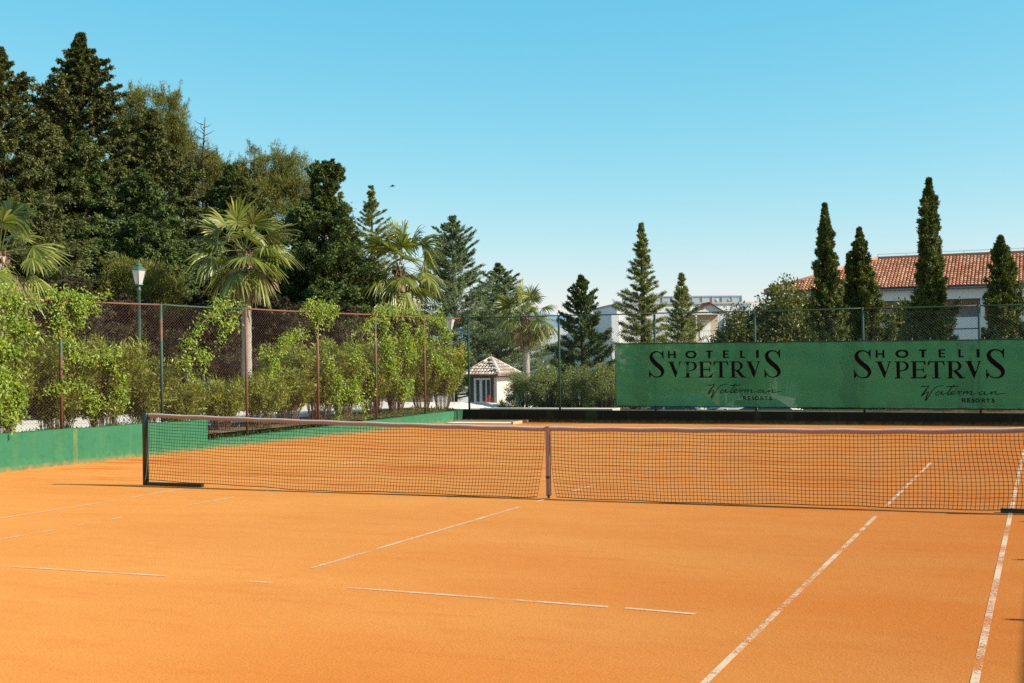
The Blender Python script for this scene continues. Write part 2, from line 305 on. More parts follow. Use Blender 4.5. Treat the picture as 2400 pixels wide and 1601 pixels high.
# far mainland hills across the strait and the sea in front of them
V = []; F = []; hx = np.linspace(-2600, 900, 120)
hh = 92 + 16*np.sin(hx/330) + 8*np.sin(hx/97+1) + 5*np.sin(hx/41) - 0.012*(hx+1000)
for x, h in zip(hx, hh): V += [(x, 2400, -8), (x, 2550, h*0.55), (x, 2900, h*1.08)]
for i in range(119): q = i*3; F += [(q, q+3, q+4, q+1), (q+1, q+4, q+5, q+2)]
tag(mesh_np('hills', V, F, simple('haze_blue_limestone', (0.20, 0.33, 0.42), 1, 0.05, 0.01, spec=0)), 'pale blue hills across the water', kind='structure')  # distance haze is put into the hill colour as blue

# ------------------------------------------------------------------ court lines
def line(name, x0, y0, x1, y1, label, w=0.045):
    d = Vector((x1-x0, y1-y0, 0)); n = Vector((-d.y, d.x, 0)).normalized()*w/2
    o = MB(); o.poly([(x0+n.x, y0+n.y, 0.004), (x1+n.x, y1+n.y, 0.004), (x1-n.x, y1-n.y, 0.004), (x0-n.x, y0-n.y, 0.004)])
    tag(o.build(name, M_LINE if x0 > 3.7 else M_LINE2), label, kind='structure')
for s in [(5.485, -11.8, 5.485, 9.5)]: line('doubles_sideline', *s, 'right doubles sideline')
line('doubles_sideline', -5.5, -3.9, -5.44, -1.8, 'left doubles sideline'); line('doubles_sideline', -5.47, -1.55, -5.5, -0.3, 'left doubles sideline')
line('doubles_sideline', -5.4, 3.7, -5.4, 4.7, 'left doubles sideline')
line('singles_sideline', 4.115, -11.8, 4.125, -0.7, 'right singles sideline'); line('singles_sideline', 4.125, 0.3, 4.13, 6.4, 'right singles sideline')
for a, b in ((-5.3, -4.3), (-3.95, -3.2), (-2.05, -1.0), (-.3, 0.1)): line('singles_sideline', -4.115, a, -4.11, b, 'left singles sideline')
line('centre_service_line', -0.02, -5.6, 0.0, -1.0, 'centre service line'); line('centre_service_line', 0, -0.45, 0, -0.15, 'centre service line'); line('centre_service_line', 0, 0.8, 0.02, 1.7, 'centre service line')
line('service_line', -3.9, -6.4, -1.0, -6.33, 'service line'); line('service_line', -0.2, -6.32, 0.05, -6.32, 'service line'); line('service_line', 0.75, -6.31, 2.95, -6.38, 'service line'); line('service_line', 3.08, -6.38, 3.6, -6.42, 'service line')

# ------------------------------------------------------------------ walls round the court
def wallbox(name, prof, label, mat):
    """prof: list of (x_inner, y, ztop); thickness 0.24 outwards"""
    b = MB(); v = []
    for (x, y, z) in prof: v.append([b.bm.verts.new(p) for p in ((x, y, -0.1), (x, y, z), (x-0.24, y, z), (x-0.24, y, -0.1))])
    for A, B in zip(v, v[1:]):
        for k in range(4): b.bm.faces.new((A[k], A[(k+1) % 4], B[(k+1) % 4], B[k]))
    b.bm.faces.new(v[0][::-1]); b.bm.faces.new(v[-1])
    return tag(b.build(name, mat), label, 'wall')
pr = [(wx(y)+0.008*math.sin(y*2.3), y, 0.655 - 0.006*(y-1) + 0.008*math.sin(y*3.1)) for y in np.linspace(-22.6, 6.43, 50)]
wallbox('court_wall', pr, 'tall green painted wall beside the court, left of the net post', M_WALL)
pr = [(wx(y)+0.006*math.sin(y*2.9), y, float(np.interp(y, [6.5, 7.3, 10.8, 12, 18], [0.18, 0.20, 0.235, 0.26, 0.335])) + 0.005*math.sin(y*2.1)) for y in np.linspace(6.44, 17.88, 30)]
wallbox('court_wall', pr, 'low green painted wall running from the step to the far corner', M_WALL)
def fy(x): return 17.62 - 0.012*max(0, x+9.5)
b = MB(); v = []
for x in np.linspace(-9.55, 10.3, 40):
    z = float(np.interp(x, [-9.5, 5.4, 10], [0.345, 0.285, 0.27])) ; y = fy(x)+0.008*math.sin(x*2.1)
    v.append([b.bm.verts.new(p) for p in ((x, y, -0.1), (x, y, z), (x, y+0.24, z), (x, y+0.24, -0.1))])
for A, B in zip(v, v[1:]):
    for k in range(4): b.bm.faces.new((A[k], A[(k+1) % 4], B[(k+1) % 4], B[k]))
b.bm.faces.new(v[0][::-1]); b.bm.faces.new(v[-1])
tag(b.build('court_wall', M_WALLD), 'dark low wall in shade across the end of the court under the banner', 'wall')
b = MB(); b.box(9.9, -22.6, -0.1, 10.14, 17.3, 0.5); tag(b.build('court_wall', M_WALL), 'green wall along the right side of the court', 'wall')

# ------------------------------------------------------------------ fences
def chainlink(P0, P1, z0f, z1f, mat, name, parent, cell=0.056, rad=0.0016):
    """diagonal wires between P0 and P1 (xy), built as thin three sided bars broken at every crossing bay"""
    P0 = np.array(P0); P1 = np.array(P1); L = np.linalg.norm(P1-P0); d = (P1-P0)/L; nn = np.array([-d[1], d[0]])
    V = []; F = []; step = cell*1.4142
    H = 3.0
    for sgn in (1, -1):
        for s0 in np.arange(-H, L+H, step):
            lo, hi = [], []
            # wire: s = s0 + sgn*h, h in [0,H]
            hs_ = np.linspace(0, H, 7); ok = []
            for h in hs_:
                s = s0 + sgn*h; ok.append((s, h))
            for (sa, ha), (sb, hb) in zip(ok, ok[1:]):
                if min(sa, sb) < 0 or max(sa, sb) > L:
                    # clip
                    if max(sa, sb) < 0 or min(sa, sb) > L: continue
                    t0, t1 = 0.0, 1.0
                    ds = sb-sa
                    for bound, side in ((0, 1), (L, -1)):
                        tt = (bound-sa)/ds
                        if 0 < tt < 1:
                            if (side*ds) > 0: t0 = max(t0, tt)
                            else: t1 = min(t1, tt)
                    sa, sb, ha, hb = sa+ds*t0, sa+ds*t1, ha+(hb-ha)*t0, ha+(hb-ha)*t1
                pts = []
                for s, h in ((sa, ha), (sb, hb)):
                    p = P0+d*s; lo_ = z0f(s/L); hi_ = z1f(s/L)
                    pts.append(np.array([p[0], p[1], lo_ + (hi_-lo_)*h/H]))
                off = nn*0.0015*sgn
                ax = nrm((pts[1]-pts[0])[None])[0]; e1 = np.array([nn[0], nn[1], 0]); e2 = np.cross(ax, e1)
                q = len(V)
                for p in pts:
                    for a in (0.5, 2.6, 4.7): V.append(p + np.array([off[0], off[1], 0]) + (e1*math.cos(a)+e2*math.sin(a))*rad)
                for k in range(3): F.append((q+k, q+(k+1) % 3, q+3+(k+1) % 3, q+3+k))
    return mesh_np(name, V, F, mat, parent)
# fence beside the court
fl = tag(empty('chain_link_fence', (wx(8)-0.12, 8, 0)), 'rusty chain link fence with climbing vines standing on the green side wall', 'fence')
def loc(o, par): o.location = Vector(o.location) - par.location; return o
fx = lambda y: wx(y)-0.12
lefty = [-18.2, -15.6, -13, -10.4, -7.8, -5.2, -2.6, 0.0, 2.6, 5.22, 7.9, 10.6, 13.17, 15.67]
mats = {2.6: M_PIPE_RUST, 5.22: M_PIPE_GREEN, 7.9: M_PIPE_RED, 10.6: M_PIPE_RED, 13.17: M_PIPE_RUST, 15.67: M_PIPE_RED}
for y in lefty:
    zb = 0.64 if y < 6.4 else 0.2
    o = MB().tube([(0, 0, zb), (0, 0, 1.6), (0.0, 0, 2.98)], 0.03, 10).build('post', mats.get(y, M_PIPE_RUST), fl); o.location = Vector((fx(y), y, 0))-fl.location
for a, bb in zip(lefty+[17.75], (lefty+[17.75])[1:]):
    pts = [(fx(a+(bb-a)*k), a+(bb-a)*k, 2.965-0.012*math.sin(math.pi*k)) for k in (0, .25, .5, .75, 1)]
    o = MB().tube(pts, 0.019, 8).build('top_rail', M_PIPE_GREEN if a in (5.22,) else M_PIPE_RED, fl); loc(o, fl)
o = chainlink((fx(-6), -6), (fx(17.7), 17.7), lambda s: 0.66 if s*23.7-6 < 6.4 else 0.25, lambda s: 2.95, M_WIRE, 'wire_mesh', fl, 0.056, 0.0021); loc(o, fl)
# fence across the end
ff = tag(empty('chain_link_fence', (0, 17.74, 0)), 'green chain link fence across the end of the court carrying the banner', 'fence')
farx = [-9.40, -6.6, -3.82, -1.1, 1.65, 4.4, 7.1, 9.8]
rz = lambda x: float(np.interp(x, [-9.5, 5.4, 10], [2.985, 2.90, 2.88]))
fyy = lambda x: fy(x)+0.12
for x in farx:
    o = MB().tube([(0, 0, 0.28), (0, 0, 1.6), (0, 0, rz(x)+0.02)], 0.031, 10).build('post', M_PIPE_GREEN, ff); o.location = Vector((x, fyy(x), 0))-ff.location
for a, bb in zip(farx, farx[1:]):
    o = MB().tube([(a+(bb-a)*k, fyy(a+(bb-a)*k), rz(a+(bb-a)*k)-0.01*math.sin(math.pi*k)) for k in (0, .25, .5, .75, 1)], 0.017, 8).build('top_rail', M_PIPE_GREEN, ff); loc(o, ff)
o = MB().tube([(-9.4, fyy(-9.4), 0.375), (9.8, fyy(9.8), 0.31)], 0.008, 6).build('bottom_wire', M_PIPE_GREEN, ff); loc(o, ff)
o = chainlink((-9.4, fyy(-9.4)), (9.8, fyy(9.8)), lambda s: 0.37, lambda s: 2.97-0.09*s, M_WIRE2, 'wire_mesh', ff, 0.056, 0.0019); loc(o, ff)
# fence on the right side (its screen throws the shadow along the right edge)
fr = tag(empty('chain_link_fence', (10.02, 0, 0)), 'green fence with windbreak screen along the right side of the court', 'fence')
for y in np.arange(-21.2, 17.5, 2.6):
    o = MB().tube([(0, 0, 0.45), (0, 0, 3.06)], 0.03, 8).build('post', M_PIPE_GREEN, fr); o.location = (0, y+0.35, 0)
o = MB().tube([(0, -21, 2.97), (0, 17.4, 2.97)], 0.019, 8).build('top_rail', M_PIPE_GREEN, fr)
b = MB(); pts = []
ysr = np.linspace(-21.2, 17.3, 260)
for y0, y1 in zip(ysr, ysr[1:]):
    h0 = 2.93+0.015*math.sin(y0*5); h1 = 2.93+0.015*math.sin(y1*5)
    b.poly([(-0.04, y0, 0.5), (-0.04, y1, 0.5), (-0.04, y1, h1), (-0.04, y0, h0)])
o = b.build('windbreak_screen', simple('dark_green_screen', (0.02, 0.09, 0.05), 0.8), fr)

# ------------------------------------------------------------------ banner on the end fence
t = NT('green_banner_mesh'); co = t.coord()
wv = t.n('ShaderNodeTexWave'); wv.bands_direction = 'Z'; wv.inputs['Scale'].default_value = 9; wv.inputs['Distortion'].default_value = 0.6; t.l(co, wv.inputs[0])
n = t.noise(t.coord((0.4, 1, 6)), 1.6, 5, 0.7)
cc = t.mix(n, (0.065, 0.29, 0.125), (0.098, 0.36, 0.145)); cc = t.mix(t.math('MULTIPLY', wv.outputs['Fac'], 0.12), cc, (0.03, 0.19, 0.08))
cc = t.mix(t.math('MULTIPLY', t.ramp(t.noise(t.coord((1.2, 1, 3)), 1.3, 5, .7), [(0.62, (0, 0, 0)), (0.72, (1, 1, 1))]), 0.25), cc, (0.16, 0.38, 0.17))
t.color(cc); t.rough(0.75, 0, 0.25)
tr = t.n('ShaderNodeBsdfTranslucent'); t.l(cc, tr.inputs[0]); tr2 = t.n('ShaderNodeBsdfTransparent'); m1 = t.n('ShaderNodeMixShader'); m1.inputs[0].default_value = 0.45; m2 = t.n('ShaderNodeMixShader'); m2.inputs[0].default_value = 0.07
t.l(t.b.outputs[0], m1.inputs[1]); t.l(tr.outputs[0], m1.inputs[2]); t.l(m1.outputs[0], m2.inputs[1]); t.l(tr2.outputs[0], m2.inputs[2]); t.l(m2.outputs[0], t.out.inputs[0]); M_BANNER = t.m
M_INK = simple('dark_brown_ink', (0.012, 0.006, 0.004), 0.9, 0.2, 8, spec=.1)
def rip(x, z):
    h = min(1, max(0, (z-0.38)/1.7)); e = abs(2*h-1)
    return fyy(x) - 0.052 - 0.022*(math.sin(x*2.4+z*0.8)*0.5+0.5)*math.sin(math.pi*h) - 0.010*e**3*(math.sin(x*14.96)*.5+.5) - 0.006*math.sin(z*9+0.8*math.sin(x*1.3)) - .004*math.sin(x*5.3-z*6)
bx0, bx1 = -4.93, 9.5
def btop(x): return float(np.interp(x, [-4.9, 5.4, 9.5], [2.155, 2.075, 2.05])) - 0.012*abs(math.sin(x*1.9))
def bbot(x): return float(np.interp(x, [-4.9, 0, 5.4, 9.5], [0.44, 0.41, 0.375, 0.36])) + 0.012*abs(math.sin(x*3.7))
bn = tag(empty('banner', (0, 17.6, 0)), 'long green mesh banner with dark hotel lettering hung on the end fence', 'banner')
V = []; F = []; nxb, nzb = 420, 22
for i in range(nxb+1):
    x = bx0+(bx1-bx0)*i/nxb
    for j in range(nzb+1):
        xx = x + (0.02*(j/nzb) if i == 0 else 0); z = bbot(x)+(btop(x)-bbot(x))*j/nzb; V.append((xx - 0.03*(1-j/nzb)*(i == 0), rip(x, z), z))
for i in range(nxb):
    for j in range(nzb): q = i*(nzb+1)+j; F.append((q, q+nzb+1, q+nzb+2, q+1))
o = mesh_np('cloth', V, F, M_BANNER, bn, True); loc(o, bn)
b = MB()
for fn, dz in ((btop, 0), (bbot, 0)):
    b.tube([(x, rip(x, fn(x))-0.004, fn(x)) for x in np.linspace(bx0, bx1, 160)], 0.014, 6)
b.tube([(bx0, rip(bx0, .5)-.003, .45), (bx0, rip(bx0, 2)-.003, 2.15)], 0.011, 6)
o = b.build('hem', simple('dark_hem', (0.02, 0.045, 0.03), 0.8), bn); loc(o, bn)
M_TIE = simple('pale_tie', (0.5, 0.5, 0.45), 0.6)
for x in np.arange(bx0+0.2, bx1, 0.42):
    for pp in ([(x, rip(x, 2.1)-0.01, btop(x)-0.01), (x+0.01, fyy(x), btop(x)+0.05)], [(x, rip(x, .4)-0.01, bbot(x)+0.01), (x, fyy(x), bbot(x)-0.03)]):
        o = MB().tube(pp, 0.005, 5).build('cable_tie', M_TIE, bn); loc(o, bn)
# lettering, drawn in its own little sheet units
def cr_spline(P, k=7):
    P = np.array(P, float); out = []
    Q = np.vstack([2*P[0]-P[1], P, 2*P[-1]-P[-2]])
    for i in range(1, len(Q)-2):
        for tt in np.linspace(0, 1, k, endpoint=False):
            a, b_, c_, d_ = Q[i-1], Q[i], Q[i+1], Q[i+2]
            out.append(0.5*((2*b_)+(-a+c_)*tt+(2*a-5*b_+4*c_-d_)*tt*tt+(-a+3*b_-3*c_+d_)*tt**3))
    out.append(P[-1]); return np.array(out)
def lettering(ox, oz, slope):
    Vv, Ff = [], []; lay = [0]
    K = 0.00175
    def w(cx, cy):
        x = ox+(cx-118)*K; z = oz+(490-cy)*K + slope*(cx-118)/2042
        return (x, rip(x, z)-0.004-0.0002*lay[0], z)
    def strokes(P, smooth=True):
        lay[0] = (lay[0]+1) % 12
        S = cr_spline(P) if smooth else np.array(P, float)
        d = np.gradient(S[:, :2], axis=0); d = d/np.maximum(np.linalg.norm(d, axis=1, keepdims=True), 1e-6); nn = np.stack([-d[:, 1], d[:, 0]], 1)
        q = len(Vv)
        for p, n_, ww in zip(S[:, :2], nn, S[:, 2]):
            Vv.append(w(*(p+n_*ww/2))); Vv.append(w(*(p-n_*ww/2)))
        for i in range(len(S)-1): Ff.append((q+2*i, q+2*i+1, q+2*i+3, q+2*i+2))
    def quad(*pts):
        lay[0] = (lay[0]+1) % 12; q = len(Vv)
        for p in pts: Vv.append(w(*p))
        Ff.append(tuple(range(q, q+4)))
    def rect(x0, y0, x1, y1): quad((x0, y0), (x1, y0), (x1, y1), (x0, y1))
    def bigS(dx):
        strokes([(x+dx, y, ww) for x, y, ww in [(346, 190, 6), (332, 145, 12), (300, 108, 17), (245, 92, 20), (195, 106, 30), (163, 140, 46), (160, 185, 58), (190, 235, 66), (240, 285, 68), (295, 330, 68), (332, 380, 58), (335, 425, 44), (305, 466, 28), (250, 482, 16), (200, 474, 16), (160, 440, 12), (130, 380, 6)]])
        quad((342+dx, 82), (359+dx, 80), (356+dx, 205), (346+dx, 205)); quad((318+dx, 118), (345+dx, 82), (352+dx, 150), (340+dx, 160))
        quad((118+dx, 365), (128+dx, 365), (134+dx, 492), (122+dx, 492)); quad((124+dx, 400), (160+dx, 445), (140+dx, 478), (126+dx, 490))
    bigS(0); bigS(1785)
    def V_(dx):
        quad((444+dx, 254), (504+dx, 254), (570+dx, 420), (541+dx, 492)); quad((608+dx, 254), (628+dx, 254), (552+dx, 470), (541+dx, 492)); quad((556+dx, 400), (575+dx, 375), (552+dx, 470), (545+dx, 460))
        rect(425+dx, 247, 527+dx, 257); rect(588+dx, 247, 646+dx, 257)
    V_(0); V_(1205)
    def P_(dx, rt):
        rect(712+dx, 250, 758+dx, 488); rect(684+dx, 247, 765+dx, 259); rect(682+dx, 478, 788+dx, 490)
        strokes([(755+dx, 254, 12), (805+dx, 256, 15), (845+dx, 275, 30), (862+dx, 315, 42), (848+dx, 352, 30), (808+dx, 378, 15), (757+dx, 382, 12)])
        if rt: quad((768+dx, 382), (815+dx, 372), (908+dx, 482), (860+dx, 490)); rect(855+dx, 478, 928+dx, 490)
    P_(0, 0); P_(702, 1)
    rect(932, 250, 980, 488); rect(905, 247, 1104, 261); quad((1075, 258), (1104, 248), (1109, 305), (1099, 306)); rect(978, 361, 1076, 375); quad((1066, 361), (1084, 318), (1086, 416), (1066, 376))
    rect(906, 474, 1098, 490); quad((1060, 476), (1126, 425), (1108, 490), (1070, 488))
    rect(1228, 250, 1275, 488); rect(1141, 247, 1359, 261); quad((1141, 248), (1172, 259), (1148, 309), (1137, 306)); quad((1359, 248), (1366, 308), (1353, 309), (1330, 259)); rect(1194, 478, 1308, 490)
    rect(428, 84, 456, 196); rect(520, 84, 550, 196); rect(455, 130, 521, 151)
    strokes([(790+72*math.cos(a), 140+48*math.sin(a), 18+18*abs(math.cos(a))) for a in np.linspace(0, 2*math.pi, 28)], False)
    rect(1024, 82, 1123, 101); rect(1057, 100, 1093, 196)
    rect(1285, 82, 1317, 196); rect(1316, 82, 1370, 99); rect(1316, 130, 1367, 147); rect(1316, 178, 1370, 196)
    rect(1547, 82, 1578, 196); rect(1577, 178, 1620, 196); rect(1787, 82, 1826, 196)
    # script line
    for P in ([(1040, 608, 5), (1062, 602, 11), (1090, 606, 8), (1146, 597, 7), (1112, 645, 13), (1075, 695, 14), (1045, 740, 9), (1085, 708, 7), (1138, 678, 7), (1118, 735, 13), (1095, 800, 10), (1135, 755, 8), (1185, 670, 8), (1240, 615, 7), (1300, 592, 6), (1352, 588, 4)],
              [(1300, 682, 6), (1270, 676, 7), (1238, 702, 9), (1245, 724, 9), (1280, 712, 7), (1328, 668, 7), (1314, 698, 10), (1328, 716, 8), (1380, 695, 6)],
              [(1482, 570, 5), (1440, 632, 10), (1396, 698, 12), (1402, 718, 9), (1450, 700, 6), (1490, 676, 7), (1470, 666, 7), (1440, 692, 10), (1452, 716, 9), (1510, 700, 6), (1540, 668, 8), (1558, 680, 7), (1582, 670, 7), (1580, 680, 6)], [(1556, 678, 7), (1546, 700, 9), (1542, 716, 7)],
              [(1380, 607, 8), (1460, 604, 11), (1546, 599, 5)],
              [(1600, 690, 4), (1618, 670, 8), (1606, 698, 10), (1596, 716, 8)], [(1600, 706, 4), (1640, 674, 7), (1662, 670, 8), (1652, 700, 10), (1644, 716, 8)], [(1648, 706, 4), (1692, 674, 7), (1714, 670, 8), (1704, 698, 10), (1700, 715, 8), (1745, 706, 6), (1800, 684, 5)],
              [(1868, 676, 6), (1840, 672, 7), (1808, 700, 9), (1822, 717, 8), (1862, 700, 6), (1890, 670, 7), (1878, 700, 10), (1890, 716, 8), (1940, 700, 5), (1968, 680, 5)],
              [(1962, 690, 4), (1978, 672, 8), (1966, 700, 10), (1960, 714, 8)], [(1964, 706, 4), (2008, 674, 7), (2030, 672, 8), (2018, 698, 10), (2032, 710, 8), (2090, 700, 7), (2160, 694, 4)]):
        strokes([(a_, b_, c_*1.3) for a_, b_, c_ in P])
    W_ = 13
    def Rr(x): rect(x, 768, x+W_, 824); strokes([(x+8, 774, W_), (x+30, 774, W_), (x+42, 786, W_), (x+30, 799, W_), (x+8, 799, W_)], False); quad((x+20, 800), (x+36, 798), (x+55, 824), (x+38, 824))
    def Ss(x): strokes([(x+42, 782, 11), (x+28, 773, 12), (x+12, 780, 13), (x+18, 792, 14), (x+36, 800, 14), (x+38, 814, 13), (x+22, 820, 12), (x+4, 810, 11)])
    Rr(1580); rect(1650, 768, 1663, 824)
    for yy in (768, 790, 812): rect(1662, yy, 1692, yy+12)
    Ss(1703); strokes([(1787+24*math.cos(a), 796+23*math.sin(a), 13) for a in np.linspace(0, 2*math.pi, 20)], False); Rr(1838); rect(1898, 768, 1946, 780); rect(1915, 779, 1929, 824); Ss(1962)
    V4 = Vv; F4 = [f for f in Ff]
    o = mesh_np('lettering', V4, F4, M_INK, bn); loc(o, bn)
lettering(-3.983, 1.218, -0.028); lettering(1.412, 1.156, -0.028)
# rolled cover lying on the verge under the banner
b = MB(); pts = [(x, 18.35+0.02*math.sin(x*2), 0.36+0.012*math.sin(x*5)) for x in np.linspace(2.1, 9.6, 60)]
b.tube(pts, [0.05+0.010*math.sin(i*1.3) for i in range(60)], 10); tag(b.build('rolled_cover', simple('grey_plastic_sheet', (0.17, 0.22, 0.22), 0.5, 0.4, 5)), 'long rolled grey plastic cover lying behind the end wall below the banner', 'rolled cover')

# ------------------------------------------------------------------ tennis net
net = tag(empty('tennis_net', (0, 0, 0)), 'tennis net with dusty white top band stretched across the clay court', 'net')
def ntop(x): return 0.914+(0.15*(abs(x)/6.4)**1.35 if x < 0 else 0.07*(x/6.4)**6)   # the right half hangs slack and almost level
def nbot(x): return float(np.interp(x, [-6.32, -5.2, -3.5, -1, -0.25, 0, 0.3, 2, 4, 6.3], [0.10, 0.05, 0.02, 0.012, 0.015, 0.03, 0.015, 0.012, 0.03, 0.05]))
def npt(x, v):      # v 0 bottom .. 1 top
    zt = ntop(x)-0.045; zb = nbot(x); z = zb+(zt-zb)*v
    lean = (1-v)**2.2
    dx = -0.085*lean*math.exp(-abs(x)/2.6) if x < 0 else 0.10*lean*math.exp(-abs(x)/0.9)
    if x < 0: dx -= 0.02*math.sin(v*3.1)*math.exp(-abs(x+6.3)/1.5)*-1
    if x > 4.2: dx += 0.055*math.sin(v*4.5+0.4)*(x-4.2)/2
    dy = -0.05*math.sin(math.pi*min(1, v*1.15))*(0.6+0.4*math.sin(x*1.1)) - 0.10*lean*(0.4+0.6*math.sin(x*0.8+1)**2)
    z += 0.006*math.sin(x*2.3+v*5)+0.004*math.sin(x*7+v*3)
    return np.array([x+dx, dy, z])
def cords(paths, rad):
    V = []; F = []
    for P in paths:
        P = np.array(P); d = nrm(np.gradient(P, axis=0)); e1 = nrm(np.cross(d, np.array([0.1, 1, 0.13]))); e2 = np.cross(d, e1)
        q = len(V)
        for p, a, b_ in zip(P, e1, e2):
            for k in range(4): V.append(p+(a*math.cos(k*math.pi/2)+b_*math.sin(k*math.pi/2))*rad)
        for i in range(len(P)-1):
            for k in range(4): F.append((q+4*i+k, q+4*i+(k+1) % 4, q+4*i+4+(k+1) % 4, q+4*i+4+k))
    return V, F
cell = 0.0465
xcols = [x for x in np.arange(-6.33, 6.34, cell) if abs(x) > 0.02]
nrow = 20
paths = [[npt(x, v) for v in np.linspace(0, 1, 18)] for x in xcols]
for side in (-1, 1):
    xs_ = [x for x in np.arange(-6.33, 6.34, cell/1.0) if x*side > 0.02]
    for j in range(1, nrow): paths.append([npt(x, j/nrow) for x in xs_])
V, F = cords(paths, 0.0029); mesh_np('mesh', V, F, M_CORD, net)
edge = []
for side in (-1, 1):
    xs_ = [x for x in np.arange(-6.33, 6.34, cell) if x*side > 0.02]; edge.append([npt(x, 0) for x in xs_])
V, F = cords(edge, 0.005); mesh_np('bottom_cord', V, F, M_CORD, net)
for sx_ in (-6.335, 6.335):
    V, F = cords([[npt(sx_, v) for v in np.linspace(0, 1, 24)]], 0.006); mesh_np('side_cord', V, F, M_CANVAS, net)
# band: sides coloured for clay dust and shade, sunlit top edge painted white
b = MB(); bt = MB(); N_ = 160; rows = []; rt = []
for i in range(N_+1):
    x = -6.33+12.66*i/N_; z = ntop(x)+0.003*math.sin(x*9)
    rows.append([b.bm.verts.new(p) for p in ((x, -0.010, z-0.058), (x, -0.013, z-0.03), (x, -0.010, z-0.006), (x, 0.010, z-0.006), (x, 0.012, z-0.058))])
    rt.append([bt.bm.verts.new(p) for p in ((x, -0.0105, z-0.0065), (x, -0.006, z+0.0005), (x, 0.007, z+0.001), (x, 0.011, z-0.0065))])
for A, B in zip(rows, rows[1:]):
    for k in range(5): b.bm.faces.new((A[k], A[(k+1) % 5], B[(k+1) % 5], B[k]))
for A, B in zip(rt, rt[1:]):
    for k in range(4): bt.bm.faces.new((A[k], A[(k+1) % 4], B[(k+1) % 4], B[k]))
b.build('top_band', M_BAND, net, True); bt.build('band_edge', M_CANVAS, net)
for sx_ in (-1, 1): MB().tube([(sx_*6.42, 0, 1.06), (sx_*6.3, 0, ntop(6.3)-0.01)], 0.004, 6).build('cable', M_STEELD, net)
b = MB(); b.box(-0.026, -0.034, 0.045, 0.026, -0.028, ntop(0)+0.004); b.box(-0.026, -0.028, ntop(0)+0.0025, 0.026, 0.02, ntop(0)+0.006); b.box(-0.026, 0.016, 0.045, 0.026, 0.02, ntop(0)+0.0025); b.build('centre_strap', M_BAND, net)
b = MB(); b.box(-0.028, -0.038, 0.255, 0.028, -0.0345, 0.285, 0.001); b.build('strap_buckle', M_STEELD, net)
b = MB(); b.box(-0.026, -0.037, 0.035, 0.026, 0.02, 0.045); b.box(-0.012, -0.03, -0.02, 0.012, 0.0, 0.0349); b.build('ground_anchor', M_STEELD, net)
for s, lab in ((-1, 'dark green net post standing at the left end of the tennis net'), (1, 'dark green net post at the right end of the tennis net beyond the frame')):
    np_ = tag(empty('net_post', (s*6.4, 0, 0)), lab, 'net post', 'posts of the tennis net')
    MB().tube([(0, 0, -0.05), (0, 0, 1.055), (0, 0, 1.068), (0, 0, 1.074)], [0.045, 0.045, 0.041, 0.02], 16).build('pole', M_POST, np_)
    b = MB()
    b.box(min(0.04*-s, -s*1.02), -0.035, 0.0, max(0.04*-s, -s*1.02), 0.035, 0.05, 0.006); b.build('base_bar', M_POST, np_)
    MB().tube([(-s*0.045, 0, 1.0), (-s*0.075, 0, 1.0)], 0.02, 10).build('pulley', M_STEELD, np_)

# ------------------------------------------------------------------ lime frame in the far corner
fr_ = tag(empty('marking_frame', (-8.5, 17.0, 0), 0), 'flat white board in a low wooden frame lying on the clay in the far corner', 'frame')
b = MB(); b.prism([(-1.0, -0.62), (0.98, -0.62), (0.98, 0.0), (-1.0, 0.0)], 'z', 0.0, 0.03); b.build('board', M_CANVAS, fr_)
b = MB(); b.prism([(-1.02, 0.003), (0.98, 0.003), (0.98, 0.06), (-1.02, 0.06)], 'z', 0, 0.07); b.prism([(0.983, -0.62), (1.04, -0.62), (1.04, 0.06), (0.983, 0.06)], 'z', 0, 0.07); b.prism([(-1.02, 0.40), (1.04, 0.40), (1.04, 0.45), (-1.02, 0.45)], 'z', 0, 0.07); b.build('edge_board', simple('weathered_wood', (0.55, 0.36, 0.2), 0.9), fr_)

